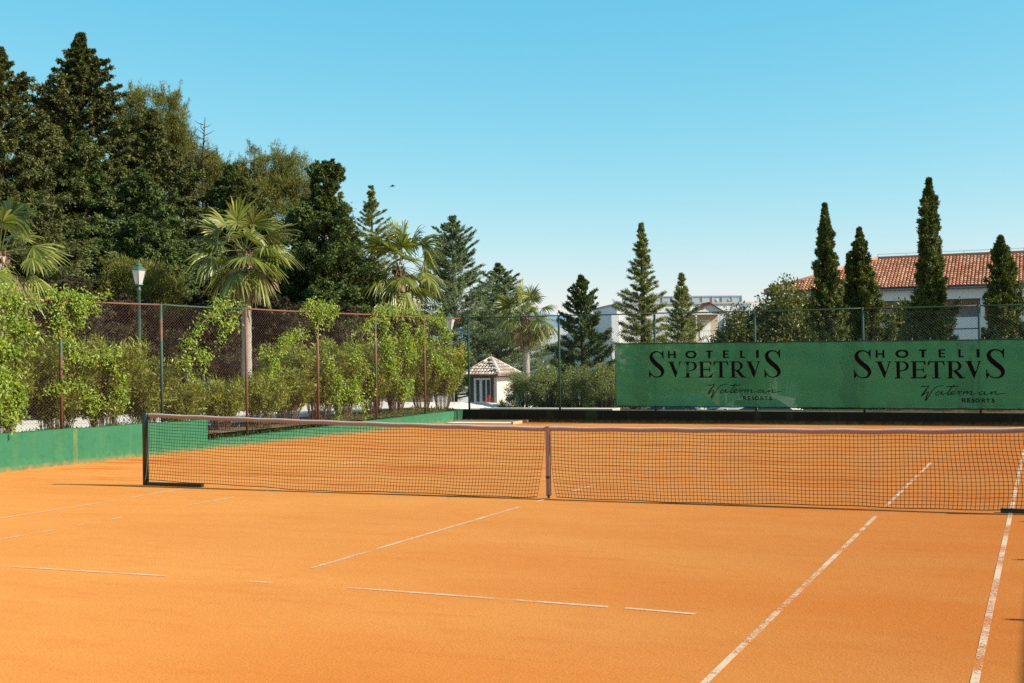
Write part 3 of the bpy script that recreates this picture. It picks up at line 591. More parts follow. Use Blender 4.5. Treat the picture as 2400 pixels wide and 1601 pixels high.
# ------------------------------------------------------------------ vegetation generators
def trunk_mesh(name, pts, rads, mat, parent, n=9):
    return MB().tube(pts, rads, n).build(name, mat, parent)
def conifer(name, label, cat, x, y, ztop, zc, Rm, prof, mat, seed, nbr=150, elev=(10, 40), curve=0.0, twigs=9, tlen=0.35, nL=26, L=0.13, W=0.05, spread=50, smin=0.25, tnoise=0.25, vjit=0.06, trunk_r=0.2, lean=(0, 0), droop=0.0, group=None, barkmat=None, lobes=3, tipz=.10, zb=None):
    g = np.random.default_rng(seed); zb = tzf(x, y) if zb is None else zb
    root = tag(empty(name, (x, y, zb)), label, cat, group)
    H = ztop-zb; c0 = zc-zb
    t_ = np.linspace(0, 1, nbr)**1.0; t_ = np.clip(t_+g.normal(0, .012, nbr), 0, 0.995)
    az = np.arange(nbr)*2.39996+g.normal(0, .35, nbr)
    lob = 1+0.22*np.sin(az*lobes+t_*9+seed)+0.12*np.sin(az*2-t_*17+seed*2)
    ln = Rm*prof(t_)*lob*g.uniform(0.62, 1.18, nbr)*np.clip((1-t_)/tipz, 0.12, 1)**.6
    e = R(elev[0])+(R(elev[1])-R(elev[0]))*t_+g.normal(0, .1, nbr)
    tx = lambda z: lean[0]*(z/H)**2; ty = lambda z: lean[1]*(z/H)**2
    hz = c0+(H-c0)*t_
    reach = ln/np.maximum(np.cos(e), 0.25)
    B0 = np.stack([tx(hz), ty(hz), hz], 1)
    dirh = np.stack([np.cos(az), np.sin(az), np.zeros(nbr)], 1)
    bd = dirh*np.cos(e)[:, None]+np.array([0, 0, 1])*np.sin(e)[:, None]
    B0[:, 2] = np.clip(B0[:, 2] - (0.5 if elev[0] < 50 else 0.9)*reach*np.sin(e)*0.8, 0.1, None)
    # twigs
    nt = np.maximum(2, (twigs*(0.35+0.65*ln/max(ln.max(), 1e-6)))).astype(int)
    bi = np.repeat(np.arange(nbr), nt); s = g.uniform(smin, 1.0, len(bi))**0.75
    sgn = g.choice([-1, 1], len(bi))
    a2 = sgn*R(spread)*(1.05-s)*g.uniform(.4, 1.3, len(bi))
    side = np.stack([-dirh[:, 1], dirh[:, 0], np.zeros(nbr)], 1)
    P0 = B0[bi]+bd[bi]*(reach[bi]*s)[:, None]; P0[:, 2] += curve*reach[bi]*s*s
    td = bd[bi]*np.cos(a2)[:, None]+side[bi]*np.sin(a2)[:, None]; td[:, 2] += 2*curve*s*0.5 - droop
    td = nrm(td+g.normal(0, .14, td.shape))
    tl = tlen*(0.55+0.75*(1-s))*g.uniform(.6, 1.3, len(bi))*np.clip(0.15+0.95*(ln[bi]/max(ln.max(), 1e-6)), .15, 1)
    # leaves
    li = np.repeat(np.arange(len(bi)), nL); q = g.uniform(0, 1, len(li))
    P = P0[li]+td[li]*(tl[li]*q)[:, None]+g.normal(0, 1, (len(li), 3))*np.array([1, 1, 0.8])*vjit*np.clip(1.6*(ln/max(ln.max(), 1e-6))[bi][li], .25, 1)[:, None]
    d = nrm(td[li]+g.normal(0, tnoise*2, (len(li), 3))); d[:, 2] -= droop*0.6
    ctr = (P0+td*(tl*.5)[:, None])[li]
    n_ = nrm(nrm(P-ctr)*1.0+g.normal(0, .35, (len(li), 3))+np.array([0, 0, .35]))
    LL = L*g.uniform(.6, 1.25, len(li)); WW = W*g.uniform(.6, 1.3, len(li))
    V, F = leaves_geo(P, d, n_, LL, WW); V[:, 2] = np.maximum(V[:, 2], 0.02)
    mesh_np('crown', V, F, mat, root)
    zz = np.linspace(0, 1, 9); tr = MB().tube([(tx(H*k)+0.03*math.sin(k*9+seed), ty(H*k), H*k*0.985-0.05) for k in zz], [trunk_r*(1-k)**0.8+0.012 for k in zz], 9)
    for k in range(0, nbr, max(1, nbr//70)):
        p0 = B0[k]; p1 = p0+bd[k]*reach[k]*0.5; p1[2] += curve*reach[k]*.25; p2 = p0+bd[k]*reach[k]*0.9; p2[2] += curve*reach[k]*.81
        tr.tube([p0, p1, p2], [trunk_r*.22*(1-t_[k])+0.01, trunk_r*.12*(1-t_[k])+.007, .004], 5, False)
    tr.build('trunk', barkmat or M_BARK, root)
    return root
P_CONE = lambda t: (1-t)**0.75*(0.35+0.65*np.minimum(1, t*5+.5))+0.03
P_BELL = lambda t: np.clip(1-t, 0, 1)**0.55*(0.6+.4*np.minimum(1, t*6))+0.03
P_COL = lambda t: np.minimum(1, (1-t)*1.05)**0.68*(1+(1-t)*(.12*np.sin(t*21)+.10*np.sin(t*43+1)))
P_FULL = lambda t: np.minimum(1, (1-t)*1.9)**0.95*(.75+.25*np.minimum(1, t*5))+0.02
P_CED = lambda t: (1-t)**0.95*(0.5+0.5*np.minimum(1, t*5+.4))+0.02
P_UMB = lambda t: np.sqrt(np.clip(1-(2*t-1)**2*0.9, 0, 1))
G1 = 'dark conifers massed behind the side fence'
def darkc(label, x, y, zt, Rm, seed, mat=M_CONIF, prof=P_FULL, zc=1.2, nbr=420, **kw):
    a = dict(elev=(-12, 34), curve=-0.05, twigs=13, tlen=0.50, nL=80, L=0.12, W=0.050, spread=75, tnoise=.40, vjit=.095, trunk_r=.26, droop=.26, lobes=3, group=G1); a.update(kw)
    conifer('conifer', label, 'tree', x, y, zt, zc, Rm, prof, mat, seed, nbr, **a)
darkc('very tall dark conifer cut by the left edge of the photo', -29.3, 20.0, 13.5, 3.0, 11, nbr=650)
darkc('tallest dark conifer with ragged pointed top', -29.33, 24.24, 15.0, 3.6, 12, nbr=950)
darkc('dark conifer with blunt tip right of the tallest one', -26.75, 25.39, 11.9, 2.6, 13)
darkc('dense dark conifer in the middle of the mass above the lamp', -24.6, 22.0, 8.9, 2.9, 14, M_CONIF2)
darkc('dark shaggy conifer behind the first big palm', -22.3, 25.0, 8.8, 2.5, 15, M_CONIF)
darkc('tall green cypress-like tree with a bent narrow tip, right of the first big palm', -19.04, 25.45, 9.15, 1.85, 16, M_CONIF2, lambda t: np.interp(t, [0, .35, .6, .74, .79, .83, .90, .96, 1], [1, .98, .75, .52, .20, .22, .36, .28, .05]), lobes=1, tipz=.01, lean=(0.2, 0.1), nbr=460, droop=.1, elev=(5, 50))
darkc('low dark conifer between the two big palms', -18.3, 24.2, 4.7, 1.3, 17, M_CONIF2, nbr=240)
darkc('broad dark conifer low on the left behind the vine', -23.6, 14.6, 7.4, 2.7, 18, M_CONIF)
darkc('dark conifer filling the gap between tallest tree and left edge', -31.6, 20.8, 11.4, 2.8, 20, M_CONIF)
darkc('dark conifer filling the middle between the tallest and the blunt one', -27.6, 22.4, 10.6, 2.8, 22, M_CONIF2)
darkc('dark conifer between the blunt one and the broad pine crown', -24.6, 27.5, 9.8, 2.4, 23, M_CONIF2)
darkc('dark conifer behind the lamp with a low rounded top', -22.4, 19.2, 6.8, 2.4, 21, M_CONIF2, P_BELL, nbr=300)
def pine(label, x, y, zt, Rx, Rz, seed, K=110):
    bush('pine_tree', label, 'tree', x, y, zt, Rx, Rz, M_PINE, seed, K, 400, .15, .020, .42, group='pines among the dark conifers', trunk=.16, up=.9, shoots=K)
def under(label, x, y, zt, Rm, seed): conifer('juniper', label, 'tree', x, y, zt, tzf(x, y)+0.5, Rm, P_BELL, M_BROWNC, seed, 150, elev=(0, 30), curve=-.03, twigs=20, tlen=.5, nL=34, L=.10, W=.035, spread=80, tnoise=.4, vjit=.08, trunk_r=.12, droop=.1, group='dull brown-green junipers behind the hedge')
for i, (x, y, zt, rm, lb) in enumerate([(-19.8, 6.5, 4.2, 1.8, 'dull juniper behind the vine at the left edge'), (-19.6, 9.6, 3.9, 1.9, 'dull juniper left of the green lamp post'), (-19.2, 12.4, 4.2, 1.8, 'dull juniper right of the green lamp post'), (-19.4, 15.0, 3.8, 1.8, 'dull juniper behind the agave'), (-19.0, 18.3, 4.0, 1.9, 'dull juniper right of the first big palm trunk'), (-18.3, 21.2, 4.0, 1.8, 'dull juniper behind the rusted fence post'), (-17.6, 23.8, 3.8, 1.7, 'dull juniper left of the second big palm'), (-16.9, 27.6, 3.6, 1.8, 'dull juniper right of the second big palm trunk'), (-18.2, 29.8, 3.4, 1.6, 'dull juniper behind the second lamp')]):
    under(lb, x, y, zt, rm, 50+i)
def cedar(label, x, y, zt, Rm, seed, mat=M_CEDAR, nbr=90, zc=None, **kw):
    a = dict(elev=(2, 34), curve=0.06, twigs=26, tlen=.70, nL=36, L=.085, W=.021, spread=80, smin=.08, tnoise=.55, vjit=.05, trunk_r=.16, lobes=2, droop=.0); a.update(kw)
    conifer('cedar_tree', label, 'tree', x, y, zt, tzf(x, y)+0.8 if zc is None else zc, Rm, P_CED, mat, seed, nbr, group='cedars beyond the court', **a)
cedar('blue-green cedar with long spreading arms behind the second lamp', -23.6, 46.3, 9.5, 4.8, 61, nbr=260, twigs=46, tlen=1.15, W=.034)
cedar('broad blue-green cedar leaning right of the tall spreading cedar', -22.0, 48.8, 7.0, 4.3, 62, nbr=220, twigs=44, tlen=1.15, W=.034)
cedar('pale green pointed cedar rising behind the bent-tip cypress', -24.69, 39.33, 10.4, 3.0, 63, M_CEDARY, 260)
cedar('small yellow-green cedar top beside the bent-tip cypress', -25.05, 37.01, 9.85, 2.0, 64, M_CEDARY, 150)
cedar('tall slender cedar left of the banner top', -9.47, 34.99, 7.3, 1.45, 65, M_CEDARY, 230, twigs=22, tlen=.6)
cedar('small cedar between the slender cedar and the white portico', -8.5, 37.61, 5.3, 1.6, 66, M_CEDARY, 190, twigs=20, tlen=.6)
conifer('cypress_tree', 'small dark tiered conifer just left of the banner', 'tree', -9.76, 28.38, 4.75, tzf(-9.8, 28.4)+.6, 1.45, P_CONE, M_CONIF2, 67, 210, elev=(5, 45), curve=0.05, twigs=20, tlen=.38, nL=36, L=.09, W=.035, spread=60, tnoise=.35, vjit=.05, trunk_r=.12)
def cyp(label, x, y, zt, Rm, seed, nbr=520, **kw):
    a = dict(elev=(58, 70), curve=0.0, twigs=9, tlen=.30, nL=60, L=.085, W=.034, spread=35, smin=.45, tnoise=.34, vjit=.055, trunk_r=.10, lobes=2); a.update(kw)
    conifer('cypress_tree', label, 'tree', x, y, zt, tzf(x, y)+.25, Rm, P_COL, M_CYP, seed, nbr, group='columnar cypresses behind the banner', **a)
cyp('columnar cypress left of the row, standing against the roof hip', -0.48, 25.78, 6.55, .72, 71, lean=(-.05, 0))
cyp('short narrow cypress tucked against the right side of the leftmost one', 0.02, 27.0, 5.0, .45, 72, 260)
cyp('shorter columnar cypress in front of the red roof, second from left', 0.42, 27.25, 5.85, .92, 73, lean=(-.08, 0))
cyp('tallest columnar cypress in front of the red roof', 2.69, 24.95, 7.02, .76, 74, 620, lobes=2, lean=(.03, 0))
cyp('columnar cypress nearest the right edge of the photo', 4.81, 24.79, 5.15, .88, 75, lean=(-.10, 0))
def bush(name, label, cat, x, y, zt, Rx, Rz, mat, seed, K=60, nl=220, L=.10, W=.045, cr=.38, zb=None, stems=6, group=None, trunk=0.0, up=.35, shoots=0):
    g = np.random.default_rng(seed); zb = tzf(x, y) if zb is None else zb
    root = tag(empty(name, (x, y, zb)), label, cat, group); H = zt-zb; cz = H-Rz
    u = nrm(g.normal(0, 1, (K, 3))); u[:, 2] = np.where(u[:, 2] < -.75, -u[:, 2]*.5, u[:, 2]); rad = g.uniform(.35, .95, K)**.5
    C = u*rad[:, None]*np.array([Rx-cr*.5, Rx-cr*.5, Rz-cr*.5])+np.array([0, 0, cz]); C += g.normal(0, cr*.35, C.shape)
    crs = cr*g.uniform(.55, 1.25, K)
    i = np.repeat(np.arange(K), nl); v = nrm(g.normal(0, 1, (len(i), 3))); P = C[i]+v*(crs[i]*g.uniform(.25, 1.05, len(i)))[:, None]*np.array([1, 1, .85])
    d = nrm(v*.8+g.normal(0, .55, v.shape)+np.array([0, 0, up])); n_ = nrm(v+g.normal(0, .5, v.shape)+np.array([0, 0, .4]))
    if shoots:          # young upright shoots standing out of the crown
        k_ = g.integers(0, K, shoots); us = nrm(g.normal(0, 1, (shoots, 3))*[1, 1, .5]+[0, 0, .9]); S0 = C[k_]+us*crs[k_][:, None]*.8; sd_ = nrm(us*.5+[0, 0, .9]); sl_ = g.uniform(.25, .65, shoots)
        j_ = np.repeat(np.arange(shoots), 46); q_ = g.uniform(0, 1, len(j_)); P2 = S0[j_]+sd_[j_]*(sl_[j_]*q_)[:, None]+g.normal(0, .03, (len(j_), 3)); d2 = nrm(sd_[j_]*.8+g.normal(0, .5, P2.shape))
        P = np.vstack([P, P2]); d = np.vstack([d, d2]); n_ = np.vstack([n_, nrm(g.normal(0, 1, P2.shape))]); i = np.concatenate([i, j_])
    V, F = leaves_geo(P, d, n_, L*g.uniform(.6, 1.25, len(i)), W*g.uniform(.7, 1.25, len(i)), .1); V[:, 2] = np.maximum(V[:, 2], 0.03)
    mesh_np('crown', V, F, mat, root)
    tr = MB()
    if trunk: tr.tube([(0, 0, -.1), (.1, .05, cz*.5), (0, 0, cz), (.05, 0, H*.9)], [trunk, trunk*.8, trunk*.6, .02], 9); stems = 26
    for k in range(stems):
        c = C[g.integers(0, K)]; a = g.uniform(0, 6.28); p0 = np.array([math.cos(a)*.08, math.sin(a)*.08, -.05]); mid_ = np.array([c[0]*.4+p0[0], c[1]*.4+p0[1], max(.15, c[2]*.5)])
        if trunk: p0 = np.array([0, 0, max(.5, c[2]-.9*Rz*g.uniform(.3, 1))]); mid_ = (p0+c)*.5+np.array([0, 0, -.1])
        tr.tube([p0, mid_, c], [.035, .022, .008], 6, False)
    tr.build('trunk', M_BARK, root); return root
pine('light green pine leaning out right of the tallest conifer', -29.6, 28.6, 14.2, 2.0, 3.0, 31, 130)
pine('thin pine top left of the tallest conifer', -31.6, 26.0, 13.9, .9, 2.3, 32, 40)
pine('narrow upright pine shoot right of the blunt conifer', -28.4, 29.0, 12.75, .6, 2.0, 33, 26)
pine('broad rounded pine crown behind the first big palm', -24.7, 30.4, 11.0, 2.4, 2.5, 34, 200)
pine('lower pine crown left of the broad rounded one', -26.9, 28.9, 11.0, 1.5, 1.7, 35, 80)
pine('low bushy pine with bright needles in front of the conifers', -20.4, 17.2, 5.2, 1.5, 1.4, 36, 80)
bush('broadleaf_tree', 'wide bushy evergreen tree with glossy leaves left of the cypress row', 'tree', -3.0, 31.1, 4.45, 1.75, 2.3, M_BROAD, 81, 120, 260, .13, .065, .55)
bush('broadleaf_tree', 'lower shoulder of glossy evergreen tree directly behind the white-headed lamp', 'tree', -4.3, 30.2, 3.3, 1.1, 1.8, M_BROAD, 82, 60, 240, .13, .065, .5)
bush('broadleaf_tree', 'round glossy tree between the second and the tallest cypress', 'tree', 1.3, 30.86, 3.8, 1.0, 2.1, M_BROAD, 83, 70, 240, .12, .06, .45)
bush('broadleaf_tree', 'glossy tree between the leftmost cypress and the second one', 'tree', -0.7, 31.5, 4.1, 1.1, 2.2, M_BROAD, 84, 70, 240, .12, .06, .45)
G2 = 'grey-green shrubs behind the end wall'
for i, (x, y, zt, rx, rz, lb) in enumerate([(-8.6, 19.9, 1.45, .72, .74, 'loose grey-green shrub in front of the tile-roofed kiosk'), (-7.7, 19.6, 1.55, .70, .78, 'grey-green shrub at the foot of the smaller palm'), (-6.85, 19.8, 1.58, .66, .80, 'grey-green shrub right of the fence post, second from the banner'), (-6.0, 19.6, 1.68, .66, .78, 'grey-green shrub touching the left end of the banner'), (-5.25, 20.2, 1.2, .55, .6, 'small grey-green shrub partly behind the banner edge')]):
    bush('shrub', lb, 'shrub', x, y, zt, rx, rz, M_OLIVE, 90+i, 95, 120, .060, .019, .19, 0.05, 12, G2)
# ------------------------------------------------------------------ oleander hedge
def oleander(label, x, y, h, seed, wide=1.0, n=46, zb=0.3):
    g = np.random.default_rng(seed); root = tag(empty('oleander', (x, y, zb)), label, 'shrub', 'oleander shrubs along the side fence')
    tr = MB(); Ps, Ds = [], []
    for k in range(n):
        a = g.uniform(0, 6.28); l = h*g.uniform(.55, 1.05); out = g.uniform(.05, wide)*l/max(h, .1)*0.9
        p0 = np.array([math.cos(a)*.15, math.sin(a)*.22, -.03]); p3 = np.array([math.cos(a)*out, math.sin(a)*out*1.15, l]); p1 = p0*.7+p3*.3+np.array([0, 0, .10*l]); p2 = p0*.35+p3*.65+np.array([0, 0, .08*l])
        tr.tube([p0, p1, p2, p3], [.008, .006, .005, .003], 4, False)
        S = cr_spline([p0, p1, p2, p3], 12); m_ = int(240*l/1.6)+60
        ii = (g.uniform(.30, 1, m_)**.8*(len(S)-2)).astype(int); dd = nrm(S[ii+1]-S[ii])
        Ps.append(S[ii]+g.normal(0, .065, (m_, 3))); Ds.append(nrm(dd*.9+nrm(g.normal(0, 1, (m_, 3)))*.95))
    P = np.concatenate(Ps); D_ = np.concatenate(Ds); n_ = nrm(g.normal(0, .6, P.shape)+np.array([.4, -.2, .8]))
    V, F = leaves_geo(P, D_, n_, 0.115*g.uniform(.6, 1.25, len(P)), .023*g.uniform(.7, 1.3, len(P)), .08); V[:, 2] = np.maximum(V[:, 2], 0.02)
    mesh_np('leaves', V, F, M_OLEA, root); tr.build('stems', M_TWIG, root)
ol = [(-.9, 1.9, 'oleander cut by the left edge behind the thick vine'), (.5, 1.95, 'oleander just left of the first fence post'), (1.9, 1.9, 'tall oleander right behind the first fence post'), (3.2, 2.0, 'tall oleander between first and second fence posts, nearer the first'), (4.5, 1.95, 'tall oleander just left of the green second fence post'), (5.6, 1.6, 'oleander right of the green second fence post'), (6.9, 1.05, 'low oleander in front of the agave'), (8.2, 1.1, 'low oleander at the foot of the first big palm'), (9.5, 1.15, 'low oleander between third and fourth fence posts'), (10.7, 1.35, 'oleander behind the fourth fence post'), (12.0, 1.75, 'oleander under the vine right of the fourth fence post'), (13.3, 1.6, 'oleander behind the fifth fence post'), (14.6, 1.75, 'oleander under the large vine before the sixth fence post'), (15.9, 1.8, 'oleander behind the sixth fence post'), (17.2, 1.9, 'oleander near the orange flag'), (18.4, 1.8, 'oleander closest to the corner post')]
for i, (y, h, lb) in enumerate(ol): oleander(lb, -11.35+.04*y+random.uniform(-.12, .12), y, h, 200+i)

for i, (y, h, lb) in enumerate([(-.2, 2.0, 'rear oleander behind the thick vine at the left edge'), (1.3, 1.9, 'rear oleander behind the first fence post'), (2.6, 2.05, 'rear oleander peeking over the hedge right of the first post'), (4.0, 1.95, 'rear oleander in front of the lamp pole'), (5.2, 1.7, 'rear oleander behind the green second post'), (11.4, 1.9, 'rear oleander behind the fourth post'), (12.8, 1.9, 'rear oleander left of the fifth post'), (14.0, 2.0, 'rear oleander behind the large vine'), (15.4, 1.95, 'rear oleander left of the sixth post'), (16.8, 2.0, 'rear oleander right of the sixth post')]):
    oleander(lb, -11.95+.04*y, y, h, 240+i)

# ------------------------------------------------------------------ vines on the side fence
def vine(label, strands, seed, dens=1.0):
    g = np.random.default_rng(seed); y0 = strands[0][0][0]; root = tag(empty('climbing_vine', (fx(y0), y0, 0)), label, 'vine', 'vines climbing the side fence')
    Ps = []; tr = MB()
    for st in strands:
        S = cr_spline([(p[0], p[1], p[2]) for p in st], 10)      # y, z, spread radius
        pts = [(fx(st[0][0]), st[0][0], st[0][1])]
        for k, (yy, zz, w_) in enumerate(S):
            m_ = int(g.poisson(max(.3, w_*19*dens*(0.3+1.4*g.uniform()))))
            if m_ == 0: continue
            a = g.uniform(0, 6.28, m_); r = w_*np.abs(g.normal(0, .62, m_)); y_ = yy+np.cos(a)*r; z_ = zz+np.sin(a)*r
            x_ = np.array([fx(v) for v in y_])+g.normal(0.02, .05+.10*w_, m_); Ps.append(np.stack([x_, y_, z_], 1)); pts.append((fx(yy)+.01, yy, zz))
        for _ in range(int(len(S)*.14)):           # side shoots wandering off the main stem
            q_ = S[g.integers(0, len(S))]; a = g.uniform(-2.6, -.2) if g.uniform() < .7 else g.uniform(0, 3.1); yy, zz = q_[0], q_[1]; sh = [(fx(yy)+.01, yy, zz)]
            for _k in range(int(g.integers(4, 11))):
                a += g.normal(0, .35); yy += math.cos(a)*.055; zz = min(3.15, zz+math.sin(a)*.055); sh.append((fx(yy)+.02, yy, zz))
                Ps.append(np.array([[fx(yy)+g.normal(.03, .03), yy+g.normal(0, .03), zz+g.normal(0, .03)]]))
            tr.tube([Vector(p)-root.location for p in sh[::2]], .004, 4, False)
        tr.tube([Vector(p)-root.location for p in pts[::3]], .007, 5, False); tr.build('stem', M_TWIG, root); tr = MB()
    C = np.concatenate(Ps); i = np.repeat(np.arange(len(C)), 8); P = C[i]+g.normal(0, .055, (len(i), 3))
    d = nrm(g.normal(0, .75, P.shape)+np.array([.30, 0, -.55])); n_ = nrm(g.normal(0, .45, P.shape)+np.array([.9, -.3, .5]))
    P -= np.array(root.location)
    V, F = leaves_geo(P, d, n_, .070*g.uniform(.45, 1.4, len(i)), .030*g.uniform(.7, 1.3, len(i)), .12)
    mesh_np('leaves', V, F, M_VINE, root); tr.bm.free()
vine('thick bright vine covering the fence at the left edge', [[(.3, 2.9, .34), (1.2, 2.95, .30), (1.9, 2.85, .18)], [(.6, 2.6, .4), (1.4, 2.55, .38), (2.0, 2.35, .2)], [(1.0, 2.2, .35), (1.5, 2.05, .2)], [(.8, 1.9, .3), (1.25, 1.6, .25), (1.0, 1.2, .3), (.9, .8, .3)], [(1.5, 1.7, .16), (1.6, 1.2, .16), (1.35, .75, .15)]], 301, 1.35)
vine('vine hanging from the top rail over the first fence post', [[(2.0, 2.95, .10), (2.6, 3.08, .16), (3.2, 3.02, .10), (3.7, 3.1, .03)], [(2.5, 3.0, .12), (2.55, 2.7, .14), (2.45, 2.3, .07)], [(2.75, 3.0, .12), (3.0, 2.75, .13), (2.95, 2.45, .05)], [(2.75, 2.2, .07), (3.0, 1.95, .08), (3.3, 1.85, .05)]], 302)
vine('scattered vine among the oleanders between first and second posts', [[(2.3, 1.4, .12), (2.9, 1.45, .1), (3.4, 1.2, .14), (3.6, .95, .16)], [(3.9, 1.75, .10), (4.0, 1.3, .15), (4.1, .9, .12)], [(3.3, 1.9, .08), (3.9, 2.05, .1)], [(5.6, 1.9, .06), (6.0, 1.8, .08)]], 303)
vine('vine arching diagonally down left of the first big palm', [[(7.7, 3.02, .10), (7.1, 3.06, .15), (6.7, 2.8, .12), (6.3, 2.5, .09), (5.9, 2.15, .09)], [(7.5, 2.9, .10), (7.2, 2.55, .12), (6.9, 2.2, .08)], [(6.0, 2.2, .10), (6.4, 1.95, .1), (6.7, 1.9, .06)]], 304)
vine('vine with a leafy top over the fourth fence post', [[(9.9, 2.98, .06), (10.5, 3.12, .2), (11.1, 3.05, .12), (11.4, 3.0, .04)], [(10.6, 3.0, .18), (10.5, 2.75, .12)], [(10.1, 2.6, .05), (9.6, 2.4, .13), (9.1, 2.2, .12), (8.9, 1.8, .07), (8.7, 1.4, .04)], [(9.7, 2.5, .12), (9.3, 2.1, .1)]], 305)
vine('low leafy vine right of the fourth fence post', [[(11.0, 1.9, .06), (11.2, 1.5, .08), (11.5, 1.2, .12), (11.4, .8, .14)], [(12.2, 1.4, .2), (12.0, 1.0, .2), (12.5, .7, .15)], [(12.0, 2.4, .05), (12.6, 2.6, .06), (13.0, 2.8, .08), (12.2, 2.1, .05)], [(11.9, 1.9, .08), (12.6, 1.75, .1), (12.8, 1.4, .12)]], 306)
vine('large vine draped over the fence between fifth and sixth posts', [[(13.2, 3.0, .12), (13.9, 3.1, .2), (14.8, 3.08, .2), (15.6, 3.0, .15)], [(13.5, 2.8, .2), (13.7, 2.3, .25), (13.8, 1.8, .25), (13.9, 1.4, .15)], [(14.5, 2.8, .25), (14.6, 2.3, .25), (15.1, 1.9, .2)], [(15.3, 2.7, .22), (15.5, 2.3, .2)], [(14.2, 1.2, .2), (14.8, 1.0, .2), (14.4, .75, .12)]], 307, 1.3)
vine('vine hanging between sixth fence post and the corner', [[(15.8, 2.95, .14), (16.4, 2.85, .2), (16.8, 2.5, .22), (17.0, 2.1, .22)], [(16.0, 2.4, .18), (16.2, 1.9, .2), (16.6, 1.5, .22)], [(16.9, 1.7, .2), (17.4, 1.35, .15)], [(17.2, 2.05, .08), (17.8, 2.1, .04)]], 308)
# low plants along the wall foot
g = rng; n = 15000; yy = g.uniform(-4, 17.6, n); k = g.uniform(0, 1, n)**1.5; xx = np.array([wx(v) for v in yy])-.22-k*.9
zz = np.where(yy < 6.4, .60-.25*k, np.interp(yy, [6.5, 12, 18], [.20, .27, .33]))+g.uniform(-.05, .07, n)*(1+np.sin(yy*3.1))
V, F = leaves_geo(np.stack([xx, yy, zz], 1), nrm(g.normal(0, .6, (n, 3))+np.array([.3, 0, .4])), nrm(g.normal(0, .5, (n, 3))+np.array([.2, 0, 1])), .07*g.uniform(.5, 1.4, n), .025*g.uniform(.6, 1.4, n), .1)
tag(mesh_np('ground_cover', V, F, M_COVER), 'low green weeds growing behind the wall top', 'ground cover', kind='stuff')

# ------------------------------------------------------------------ palms
def fan(g, base, d, up, rad, petl, nseg=24, dead=False):
    """one fan leaf -> vertices, quads"""
    V, F = [], []
    d = d/np.linalg.norm(d); side = np.cross(d, up); side /= np.linalg.norm(side); nn = np.cross(side, d)
    sag = .12 if not dead else .25
    tip = base+d*petl+np.array([0, 0, -sag*petl]); dt = nrm((tip-base+d*petl*.3+np.array([0, 0, -sag*petl]))[None])[0]
    midp = base+d*petl*.5+np.array([0, 0, -sag*petl*.2]); q = 0
    pts = [base, midp, tip]
    for p in pts: V += [p+side*.016, p-nn*.014, p-side*.016, p+nn*.006]
    for i in range(2):
        for k in range(4): F.append((i*4+k, i*4+(k+1) % 4, i*4+4+(k+1) % 4, i*4+4+k))
    span = R(118 if not dead else 60)
    drop = g.uniform(.10, .75) if not dead else .7
    for j in range(nseg):
        th = -span+2*span*(j+.5)/nseg; dth = 2*span/nseg
        Ls = rad*(0.66+.34*math.cos(th*.75))*g.uniform(.72, 1.08)
        sd = dt*math.cos(th)+side*math.sin(th)*.96+nn*(-.34*abs(math.sin(th))+.05)
        sd = sd/np.linalg.norm(sd); pr_ = np.cross(sd, nn); pr_ /= np.linalg.norm(pr_)
        q = len(V); fold = .10*(1 if j % 2 else -1)*g.uniform(.4, 1.3)
        for s, wd in ((.0, .006), (.36, .36*dth*.54), (.62, .60*dth*.42), (.84, .034/rad), (1.0, .004)):
            dr = drop*max(0, s-.45)**1.6*1.6*Ls*g.uniform(.8, 1.2)
            c = tip+sd*Ls*s+np.array([0, 0, -dr]); w_ = wd*Ls if s < .7 else wd*.6*rad
            V += [c+pr_*w_, c+nn*(.25*w_+fold*Ls*.2*min(1, s*2)), c-pr_*w_]
        for i in range(4):
            for k in range(2): a = q+i*3+k; F.append((a, a+1, a+4, a+3))
    return V, F
